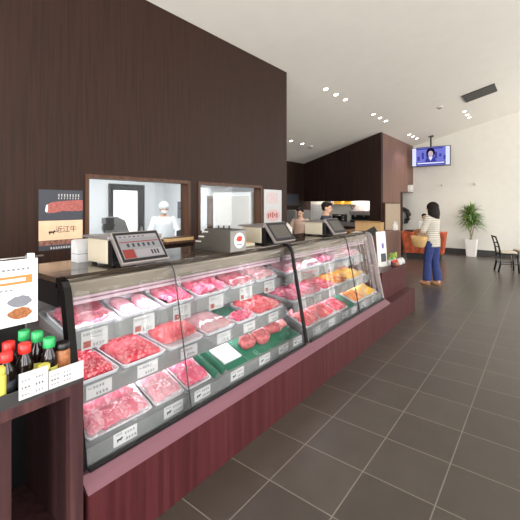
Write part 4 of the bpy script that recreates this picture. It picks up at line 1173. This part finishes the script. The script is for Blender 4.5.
t = thing('toaster_oven', 'small steel-fronted oven on the kitchen counter left of coffee machine', 'oven', (-5.25, 10.84, KT))
b = MB(); b.box((-.22, -.04, .0), (.22, .14, .24), 'charcoal', .01); b.build('body', t)
b = MB(); b.box((-.2, -.05, .04), (.1, -.04, .22), 'blackgloss', .003); d_ = b.build('door', t)
b = MB(); b.cyl((-.18, -.056, .2), (.08, -.056, .2), .008, .008, 'steel', 10); b.build('handle', d_)
for z in (.08, .16):
    b = MB(); b.cyl((.16, -.04, z), (.16, -.06, z), .02, .018, 'steel', 14); b.build('knob', t)
t = thing('menu_stand', 'tall narrow grey board at the right edge of the kitchen opening', 'board', (-4.08, 10.88, KT))
b = MB(); b.box((-.12, -.01, .03), (.12, .01, .55), 'grey', .005); b.build('board', t)
b = MB(); b.box((-.1, -.06, 0), (.1, .06, .03), 'charcoal', .004); b.build('base', t)
t = thing('wall_monitor', 'dim grey panel high on the dark wall beside the wooden wall end', 'monitor', (X0, 9.7, 1.58))
b = MB(); b.box((0, -.5, 0), (.05, .45, .38), 'charcoal', .006); b.build('casing', t)
b = MB(); b.box((.05, -.46, .03), (.053, .41, .35), 'slate'); b.build('screen', t)
t = thing('refrigerator', 'pale grey upright fridge beyond the wooden wall end', 'refrigerator', (-6.0, 9.3, 0))
b = MB(); b.box((-.38, -.45, .03), (.3, .45, 1.45), 'grey', .015); b.build('body', t)
b = MB(); b.box((.3, -.44, .05), (.34, .44, 1.0), 'grey', .01); dd = b.build('door', t)
b = MB(); b.cyl((.36, -.36, .6), (.36, -.36, .9), .012, .012, 'steel', 10); b.build('handle', dd)
b = MB(); b.box((.3, -.44, 1.02), (.34, .44, 1.43), 'grey', .01); dd = b.build('door', t)
b = MB(); b.cyl((.36, -.36, 1.1), (.36, -.36, 1.3), .012, .012, 'steel', 10); b.build('handle', dd)
for x in (-.3, .22):
    for y in (-.38, .38):
        b = MB(); b.cyl((x, y, 0), (x, y, .035), .02, .02, 'black', 10); b.build('foot', t)
t = thing('white_pot_stand', 'tall white canister beside the wooden wall end', 'canister', (-3.6, 5.25, 0))
b = MB(); b.lathe([(.14, 0), (.15, .02), (.15, 1.2), (.1, 1.26), (.05, 1.3), (.05, 1.42)], 'white', seg=20); b.build('body', t)
b = MB(); b.lathe([(.055, 1.415), (.055, 1.45)], 'steel2'); b.build('cap', t)
t.name = 'canister'

# ------------------------------------------------------------------ far end of the shop
t = thing('draped_table', 'table under an orange-red cloth near the far white wall', 'table', (-2.88, 11.75, 0))
t.rotation_euler = (0, 0, R(6))
b = MB(); b.box((-.57, -.345, .74), (.57, .345, .77), 'frame_wood', .004); b.build('tabletop', t)
for sx in (-.42, .42):
    for sy in (-.24, .24):
        b = MB(); b.box((sx - .03, sy - .03, 0), (sx + .03, sy + .03, .74), 'charcoal', .004); b.build('leg', t)
b = MB(); b.box((-.45, -.26, .0), (.45, .26, .14), 'charcoal', .004); b.build('plinth_shelf', t)
b = MB(); i = b.mi('orangecloth'); n = 120; rows = []
def rim(k):
    u = k / n * 4; s = int(u) % 4; f = u - int(u); w, d = .60, .375
    return [(-w + 2 * w * f, -d), (w, -d + 2 * d * f), (w - 2 * w * f, d), (-w, d - 2 * d * f)][s]
for (z, fl) in ((.785, 0), (.775, .006), (.6, .010), (.4, .016), (.16, .022)):
    row = []
    for k in range(n):
        x, y = rim(k); rip = fl * math.sin(k * 1.05) * 1.1 - (.785 - z) * .14
        l = math.hypot(x / .60, y / .375) or 1
        row.append(b.bm.verts.new((x * (1 + rip / .60), y * (1 + rip / .375 * .6), z)))
    rows.append(row)
for a, c in zip(rows, rows[1:]):
    for k in range(n):
        f = b.bm.faces.new((a[k], a[(k + 1) % n], c[(k + 1) % n], c[k])); f.material_index = i; f.smooth = True
b.bm.faces.new(rows[0]).material_index = i
o = b.build('tablecloth'); tag(o, 'orange-red cloth hanging in folds over the far table', 'tablecloth'); o.location = t.location; o.rotation_euler = t.rotation_euler
t = thing('wicker_tray', 'dark shallow tray lying on the orange-clothed table', 'tray', (-3.2, 11.7, .786))
b = MB(); b.lathe([(.2, 0), (.24, .03), (.23, .03), (.19, .008)], 'rackwood', seg=28); b.build('body', t)
b = MB(); b.tube([(.235 * math.cos(k * PI / 14), .235 * math.sin(k * PI / 14), .032) for k in range(29)], .008, 'rackwood', 8); b.build('rim', t)

t = thing('potted_plant', 'tall slim-stemmed green plant in tapered white pot by far wall', 'plant', (-1.80, 12.98, 0))
b = MB(); i = b.mi('pot'); secs = [(.125, 0), (.165, .53), (.15, .53), (.145, .48)]
rs = [[b.bm.verts.new((x, y, z)) for x, y, _ in rrect(-s, s, -s, s, .012, 0, 2)] for s, z in secs]
for a, c in zip(rs, rs[1:]):
    for k in range(len(a)): b.bm.faces.new((a[k], a[(k + 1) % len(a)], c[(k + 1) % len(a)], c[k])).material_index = i
b.bm.faces.new(rs[0][::-1]).material_index = i; b.bm.faces.new(rs[-1]).material_index = b.mi('soil')
b.build('pot', t)
tops = []
for k, (dx, dy, h, wob) in enumerate(((-.05, 0, 1.22, .05), (.04, .03, 1.34, -.04), (.0, -.05, 1.08, .03))):
    pts = [(dx + wob * math.sin(q * 1.1 + k) + (-.03 + .02 * k) * q / 4, dy, .48 + (h - .48) * q / 6) for q in range(7)]
    b = MB(); b.tube(pts, [.02 - .0015 * q for q in range(7)], 'stem', 8); b.build('stem', t); tops.append(pts[-1])
b = MB(); rnd = random.Random(11); i1, i2 = b.mi('leaf'), b.mi('leaf2')
for q, tp in enumerate(tops):
    for k in range(130):
        a = rnd.random() * 2 * PI; el = rnd.uniform(-.3, 1.35); L_ = rnd.uniform(.28, .5); w = rnd.uniform(.018, .03)
        base = Vector(tp) + Vector((0, 0, rnd.uniform(-.14, .12))); dr = Vector((math.cos(a) * math.cos(el), math.sin(a) * math.cos(el), math.sin(el)))
        if dr.y > .75 and base.y > -.1: dr.y *= .6
        sd = dr.cross(Vector((0, 0, 1))); sd = sd.normalized() if sd.length > .01 else Vector((1, 0, 0))
        prev = None
        for e in range(6):
            f = e / 5; p = base + dr * L_ * f + Vector((0, 0, -.26 * L_ * f * f * (1.4 - el * .4))); ww = w * (1 - f ** 2) * (.5 + min(1, f * 3) * .5) + .0015
            p.y = min(p.y, .38)
            cur = (b.bm.verts.new(p + sd * ww), b.bm.verts.new(p - Vector((0, 0, ww * .35))), b.bm.verts.new(p - sd * ww))
            if prev:
                for z in range(2):
                    f_ = b.bm.faces.new((prev[z], prev[z + 1], cur[z + 1], cur[z])); f_.material_index = i2 if k % 6 == 0 else i1; f_.smooth = True
            prev = cur
b.build('foliage', t)

def chair(loc, rz, label, pale=False):
    m = 'steel2' if pale else 'black'
    t = thing('cafe_chair', label, 'chair', loc, R(rz), 'slim cafe chairs')
    # faces +Y locally, back at -Y
    for sx in (-.19, .19):
        b = MB(); b.tube([(sx, -.21, .0), (sx, -.17, .2), (sx, -.17, .44), (sx * .97, -.20, .62), (sx * .93, -.27, .86)], [.018, .021, .024, .021, .017], m, 10); b.build('rear_leg', t)
        b = MB(); b.tube([(sx * 1.02, .2, 0), (sx, .18, .44)], [.017, .022], m, 10); b.build('front_leg', t)
    b = MB(); b.loft([(0, 0, .425, .19, .19), (0, 0, .44, .205, .205), (0, 0, .455, .205, .205)], m, 24, power=4); b.build('seat_frame', t)
    b = MB(); b.loft([(0, 0, .455, .195, .195), (0, 0, .48, .195, .195), (0, 0, .495, .17, .17)], 'ivory', 24, power=4); b.build('seat_cushion', t)
    for z, y in ((.84, -.265), (.70, -.225), (.60, -.195)):
        b = MB(); b.tube([(-.18, y, z), (-.06, y - .02, z + .004), (.06, y - .02, z + .004), (.18, y, z)], .014 if z < .8 else .019, m, 8); b.build('back_rail', t)
    for sx in (-.19, .19):
        b = MB(); b.cyl((sx, -.17, .2), (sx, .19, .2), .008, .008, m, 8); b.build('stretcher', t)
    return t
chair((-.72, 10.5, 0), -72, 'black slatted chair at the right edge of the photo')
chair((-.40, 11.15, 0), 118, 'paler chair partly cut off behind the black chair', True)
# ------------------------------------------------------------------ people
def cap(b, p0, p1, r0, r1, m, seg=14):
    p0, p1 = Vector(p0), Vector(p1)
    b.tube([p0.lerp(p1, k / 4) for k in range(5)], [r0 + (r1 - r0) * k / 4 for k in range(5)], m, seg)
    b.ell(p0, (r0,) * 3, m, 12); b.ell(p1, (r1,) * 3, m, 12)

def hand(b, wrist, d, side, m='skin', s=1.0, curl=.5):
    """palm, four unequal bent fingers and a thumb leaving the side of the palm."""
    w = Vector(wrist); d = Vector(d).normalized(); sd = (Vector(side) - Vector(side).dot(d) * d).normalized(); nrm = d.cross(sd)
    if curl < 0: nrm = -nrm; curl = -curl
    for q in (-.026, -.009, .009, .026):
        cap(b, w + sd * q * .6 * s, w + d * .085 * s + sd * q * s, .014 * s, .0125 * s, m, 8)
    for q, L in ((-.030, .058), (-.010, .072), (.010, .078), (.030, .070)):
        p0 = w + d * .085 * s + sd * q * s
        p1 = p0 + (d * math.cos(curl * .6) + nrm * math.sin(curl * .6)) * L * .5 * s
        p2 = p1 + (d * math.cos(curl * 1.7) + nrm * math.sin(curl * 1.7)) * L * .5 * s
        cap(b, p0, p1, .0098 * s, .009 * s, m, 8); cap(b, p1, p2, .009 * s, .0078 * s, m, 8)
    t0 = w + d * .03 * s + sd * .026 * s; t1 = t0 + (d * .7 + sd * .7).normalized() * .04 * s; t2 = t1 + (d * .95 + sd * .2 + nrm * .3).normalized() * .032 * s
    cap(b, t0, t1, .0125 * s, .0105 * s, m, 8); cap(b, t1, t2, .0105 * s, .0085 * s, m, 8)

def person(name, label, loc, rz, h, P, build=1.0, group=None):
    """P: joints and clothes. Faces +Y; 1.65 m figure scaled to h."""
    t = thing(name, label, 'person', loc, R(rz), group); s = h / 1.65; t.scale = (s, s, s)
    g = lambda k, d: Vector(P.get(k, d))
    lean = g('lean', (0, 0, 0))                                     # shift of chest and head
    LH, RH = g('lhip', (-.085, 0, .88)), g('rhip', (.085, 0, .88))
    LK, RK = g('lknee', (-.09, .02, .48)), g('rknee', (.09, .02, .48))
    LA, RA = g('lankle', (-.09, -.01, .085)), g('rankle', (.09, -.01, .085))
    LS, RS = Vector((-.165 * build, 0, 1.335)) + lean, Vector((.165 * build, 0, 1.335)) + lean
    LE, RE = g('lelbow', (-.215, -.02, 1.08)), g('relbow', (.215, -.02, 1.08))
    LW, RW = g('lwrist', (-.225, .07, .86)), g('rwrist', (.225, .07, .86))
    hd = Vector((0, .02, 1.54)) + lean + g('headshift', (0, 0, 0)); turn = Euler(P.get('headrot', (0, 0, 0))).to_matrix().to_4x4()
    b = MB()
    def torso(b, e, m, z0=.80, z1=1.42):
        R_ = [(.80, .150, .105), (.90, .160, .115), (1.02, .132 * build, .10), (1.15, .138 * build, .105), (1.27, .158 * build, .11), (1.345, .15 * build, .088), (1.395, .085, .066), (1.42, .06, .058)]
        rows = []
        for z, rx, ry in R_:
            if z < z0 - .01 or z > z1 + .01: continue
            f = max(0, (z - .85) / .5); rows.append((lean.x * f, lean.y * f, z + lean.z * f, rx + e, ry + e))
        b.loft(rows, m, 24)
    torso(b, 0, 'skin')
    cap(b, Vector((0, 0, 1.38)) + lean, hd + Vector((0, -.02, -.07)), .055, .05, 'skin')
    for A, K, N_, sx in ((LH, LK, LA, -1), (RH, RK, RA, 1)):
        cap(b, A, K, .082, .056, 'skin'); cap(b, K, K.lerp(N_, .35), .055, .056, 'skin'); cap(b, K.lerp(N_, .35), N_, .056, .036, 'skin')
        ft = P.get('toe', Vector((0, 1, 0))); ft = Vector(ft).normalized()
        if not P.get('footless'):
            cap(b, N_ + Vector((0, 0, -.02)) - ft * .02, N_ + ft * .07 + Vector((0, 0, -.055)), .038, .034, 'skin'); cap(b, N_ + ft * .07 + Vector((0, 0, -.055)), N_ + ft * .15 + Vector((0, 0, -.062)), .034, .022, 'skin')
    for S, E, W, sx in ((LS, LE, LW, -1), (RS, RE, RW, 1)):
        cap(b, S, E, .05, .04, 'skin'); cap(b, E, W, .039, .026, 'skin')
        hd_dir = P.get('lhand' if sx < 0 else 'rhand', (W - E)); hand(b, W, hd_dir, P.get('lside' if sx < 0 else 'rside', (-.2 * sx, 1, 0)), curl=.55 * (P.get('curlsign', 1)))
    # head: skull, jaw, nose, ears
    T = Matrix.Translation(hd) @ turn
    b.ell(T @ Vector((0, -.012, .018)), (.074, .092, .094), 'skin', 20, turn); b.ell(T @ Vector((0, .02, -.04)), (.056, .064, .07), 'skin', 16, turn)
    b.ell(T @ Vector((0, .092, -.012)), (.011, .018, .02), 'skin', 8, turn); b.ell(T @ Vector((0, .098, -.02)), (.014, .012, .01), 'skin', 8, turn)
    for sx in (-1, 1): b.ell(T @ Vector((sx * .076, -.01, -.005)), (.012, .022, .032), 'skin', 8, turn)
    b.build('body', None, fuse=.0085, smooth_it=2).parent = t
    for sx in (-1, 1):
        b = MB(); b.ell(T @ Vector((sx * .03, .0745, .006)), (.012, .008, .007), 'ink', 10, turn); b.build('eye', t)
    b = MB(); b.ell(T @ Vector((0, .079, -.052)), (.022, .007, .006), 'lip', 10, turn); b.build('mouth', t)
    # clothes
    top = P.get('top')
    if top:
        m, hem, sleeve = top
        b = MB(); torso(b, .018, m, .85, 1.4)
        e = .022
        b.loft([(lean.x * .0, 0, hem, .172 + P.get('flare', .0), .13 + P.get('flare', 0) * .6), (0, 0, .93, .168, .128), (lean.x * .4, lean.y * .4, 1.06, .152 * build, .12)], m, 24)
        for S, E, W in ((LS, LE, LW), (RS, RE, RW)):
            if sleeve <= 1: cap(b, S, S.lerp(E, sleeve), .068, .064, m)
            else: cap(b, S, E, .068, .058, m); cap(b, E, E.lerp(W, sleeve - 1), .057, .048, m)
        b.build('top', None, fuse=.011, smooth_it=3).parent = t
    if P.get('apron'):
        b = MB(); b.loft([(0, .015, .42, .19, .13), (0, .01, .8, .185, .145), (0, .005, 1.02, .165, .135)], P['apron'], 24); b.build('apron', None, fuse=.012, smooth_it=2).parent = t
    if P.get('trousers'):
        m, k0, k1 = P['trousers']
        b = MB(); b.loft([(0, 0, .80, .165, .122), (0, 0, .90, .172, .127), (0, 0, .99, .155, .115)], m, 24)
        for A, K, N_ in ((LH, LK, LA), (RH, RK, RA)):
            cap(b, A + Vector((0, 0, -.04)), K, .098, k0, m); b.tube([K.lerp(N_, q / 4) for q in range(5)], [k0 + (k1 - k0) * q / 4 for q in range(5)], m, 16); b.ell(K, (k0,) * 3, m, 12)
        b.build('trousers', None, fuse=.011, smooth_it=3).parent = t
    if P.get('shoes'):
        for N_ in (LA, RA):
            ft = Vector(P.get('toe', (0, 1, 0))).normalized(); b = MB()
            z = -N_.z
            b.loft([(N_.x + ft.x * .045, N_.y + ft.y * .045, 0.0, .05, .115), (N_.x + ft.x * .045, N_.y + ft.y * .045, .025, .05, .115)] if abs(ft.y) > .7 else [(N_.x, N_.y, 0, .07, .07), (N_.x, N_.y, .025, .07, .07)], P['shoes'], 20)
            if P.get('closed_shoes'): b.ell((N_.x, N_.y + .07, .035), (.045, .085, .035), P['shoes'], 14)
            else: b.tube([(N_.x - .045, N_.y + .08, .02), (N_.x - .03, N_.y + .085, .06), (N_.x + .03, N_.y + .085, .06), (N_.x + .045, N_.y + .08, .02)], .012, P['shoes'], 8)
            b.build('shoe', t)
    hair = P.get('hair')
    if hair == 'long':
        b = MB(); b.ell(T @ Vector((0, -.022, .034)), (.102, .118, .104), 'hair', 20, turn)
        for q in range(9):
            a = -1.9 + 3.8 * q / 8
            p0 = T @ Vector((.070 * math.sin(a), -.02 - .075 * math.cos(a), .03)); p1 = T @ Vector((.092 * math.sin(a) , -.03 - .085 * math.cos(a), -.09)); p2 = T @ Vector((.098 * math.sin(a), -.045 - .085 * math.cos(a), -.215 + .02 * abs(a)))
            b.tube([p0, p0.lerp(p1, .5), p1, p1.lerp(p2, .5), p2], [.042, .05, .05, .044, .026], 'hair', 10)
        b.build('hair', None, fuse=.010, smooth_it=2).parent = t
    elif hair == 'short':
        b = MB(); b.ell(T @ Vector((0, -.03, .040)), (.086, .094, .084), 'hair', 20, turn); b.ell(T @ Vector((0, -.045, -.01)), (.078, .06, .06), 'hair', 16, turn); b.ell(T @ Vector((.02, .045, .09)), (.055, .045, .03), 'hair', 12, turn)
        b.build('hair', None, fuse=.010, smooth_it=2).parent = t
    elif hair == 'cap':
        b = MB(); b.ell(T @ Vector((0, -.02, .045)), (.092, .104, .088), 'coat', 20, turn); b.build('cap', t)
        b = MB(); b.ell(T @ Vector((0, .052, -.045)), (.055, .05, .045), 'coat', 14, turn); b.build('mask', t)
    return t

# customer seen from behind, carrying a small child and a straw bag
WOM = dict(lhip=(-.085, 0, .86), rhip=(.085, 0, .86), lknee=(-.09, .05, .47), rknee=(.085, .0, .47), lankle=(-.09, .06, .085), rankle=(.08, -.06, .085),
           lelbow=(-.22, .05, 1.09), lwrist=(-.08, .27, .93), lhand=(1, .25, .1), lside=(0, .2, 1), relbow=(.22, .06, 1.09), rwrist=(.12, .27, .905), rhand=(-.95, .3, .0), rside=(0, .2, 1),
           top=('stripe', .77, 1.75), flare=.0, trousers=('jeans', .074, .088), shoes='sandal', hair='long', headrot=(R(4), 0, R(22)))
WX, WY = -1.775, 7.88
person('person', 'woman from behind in striped cream top and wide blue jeans, holding a child', (WX, WY, 0.001), 68, 1.64, WOM, .9)
# the child rides on her forearms, in front of her left side
KID = dict(lhip=(-.09, .02, .88), rhip=(.09, .02, .88), lknee=(-.20, .20, .78), rknee=(.20, .20, .78), lankle=(-.24, .12, .48), rankle=(.24, .12, .48), lelbow=(-.22, .08, 1.14), lwrist=(-.10, .2, 1.2), relbow=(.22, .08, 1.14), rwrist=(.12, .2, 1.22),
           top=('coat', .84, 1.5), trousers=('coat', .075, .06), hair='short', headshift=(0, .01, .03))
fw = Vector((-math.sin(R(68)), math.cos(R(68)), 0)); rt = Vector((math.cos(R(68)), math.sin(R(68)), 0))
kp = Vector((WX, WY, 0)) + fw * .31 + rt * .02 + Vector((.07, .055, 0))
person('person', 'small dark-haired child in white carried in the arms of the striped-top woman', (kp.x, kp.y, .50), 68 + 165, .90, KID)
t = thing('straw_bag', 'tan straw basket bag hanging from the arm of the striped-top woman', 'bag', tuple(Vector((WX, WY, .76)) + fw * .10 - rt * .285), R(158))
b = MB(); b.loft([(0, 0, 0, .10, .06), (0, 0, .02, .12, .075), (0, 0, .14, .16, .09), (0, 0, .22, .175, .095), (0, 0, .222, .165, .085), (0, 0, .2, .155, .075)], 'basket', 24, power=2.6); b.build('basket', t)
for y in (-.06, .06):
    b = MB(); b.tube([(-.10, y, .2), (-.09, y * .8, .30), (-.03, y * .4, .355), (.03, y * .4, .355), (.09, y * .8, .30), (.10, y, .2)], .009, 'sandal', 8); b.build('handle', t)

STAFF = dict(lelbow=(-.24, .06, 1.08), lwrist=(-.16, .27, 1.0), relbow=(.24, .06, 1.08), rwrist=(.14, .27, 1.0), lhand=(.2, 1, -.2), rhand=(-.2, 1, -.2), lside=(1, 0, 0), rside=(-1, 0, 0), top=('navy', .78, 1.6), trousers=('charcoal', .075, .066), shoes='black', closed_shoes=True, hair='short', headrot=(R(-12), 0, 0), apron='charcoal')
person('person', 'staff member with dark hair in a dark navy shirt, head bowed in profile', (-3.36, 6.36, .001), -70, 1.65, dict(STAFF))
S2 = dict(STAFF); S2.update(top=('beigeuniform', .78, 1.6), apron='white', headrot=(R(-18), 0, 0))
person('person', 'staff member in beige behind the farthest scale, only head and shoulders showing', (-4.25, 6.85, .001), 190, 1.53, S2)
BUT = dict(lelbow=(-.25, .04, 1.1), lwrist=(-.19, .27, 1.06), relbow=(.25, .04, 1.1), rwrist=(.17, .27, 1.06), lhand=(.2, 1, -.1), rhand=(-.2, 1, -.1), lside=(1, 0, 0), rside=(-1, 0, 0), top=('coat', .62, 1.85), flare=.03, trousers=('coat', .078, .07), shoes='white', closed_shoes=True, hair='cap', headrot=(R(-10), 0, 0))
person('person', 'worker in white coat, cap and mask seen through the first window', (-5.45, 4.10, .001), -118, 1.64, BUT)

# ------------------------------------------------------------------ light
sc = bpy.context.scene
w = bpy.data.worlds.new('sky'); sc.world = w; w.use_nodes = True
bg = w.node_tree.nodes['Background']
sky = w.node_tree.nodes.new('ShaderNodeTexSky'); sky.sky_type = 'NISHITA'; sky.sun_elevation = R(68); sky.sun_rotation = R(200); sky.sun_disc = False
w.node_tree.links.new(sky.outputs[0], bg.inputs['Color']); bg.inputs['Strength'].default_value = .15
def area(name, loc, rot, sx, sy, en, col=(1, 1, 1), spread=180):
    ld = bpy.data.lights.new(name, 'AREA'); ld.shape = 'RECTANGLE'; ld.size = sx; ld.size_y = sy; ld.energy = en; ld.color = col; ld.spread = R(spread)
    o = bpy.data.objects.new(name, ld); C.objects.link(o); o.location = loc; o.rotation_euler = rot; return o
for a_, b_ in WR:                                   # area lights in place of daylight at each tall window
    area('window_daylight', (X1 - .03, (a_ + b_) / 2, 2.35), (0, R(90), 0), 3.95, b_ - a_ - .14, (98 if a_ < 5 else 50 if a_ < 9 else 130) * (b_ - a_), (1, .985, .96))
for a_, b_ in BW:  # area lights in place of daylight at the added back openings
    area('window_daylight', ((a_ + b_) / 2, Y0 + .03, 1.66), (R(90), 0, 0), b_ - a_ - .14, 2.55, 105 * (b_ - a_), (1, .985, .96))
area('workroom_fill', (-4.9, 2.4, 2.40), (0, 0, 0), 1.6, 4.0, 84, (.97, .99, 1))  # area light added to make the workroom bright
area('kitchen_fill', (-5.0, 10.72, 2.3), (0, 0, 0), 2.2, .3, 70, (1, .93, .82))  # unseen area light added to brighten the kitchen opening

# ------------------------------------------------------------------ camera
cd = bpy.data.cameras.new('camera'); cam = bpy.data.objects.new('camera', cd); C.objects.link(cam); sc.camera = cam
cam.location = (0, 0, 1.6); cam.rotation_euler = (R(90), 0, math.atan2(.618, .786))
cd.sensor_width = 36; cd.lens = 362 / 520 * 36; cd.shift_y = -55 / 520; cd.clip_start = .05
sc.view_settings.view_transform = 'Standard'; sc.view_settings.look = 'None'; sc.view_settings.gamma = 1; sc.view_settings.exposure = 0.0
sc.view_settings.use_curve_mapping = False
sc.cycles.transparent_max_bounces = 24; sc.cycles.max_bounces = 10; sc.cycles.diffuse_bounces = 5
sc.cycles.use_denoising = True; sc.cycles.sample_clamp_indirect = 6
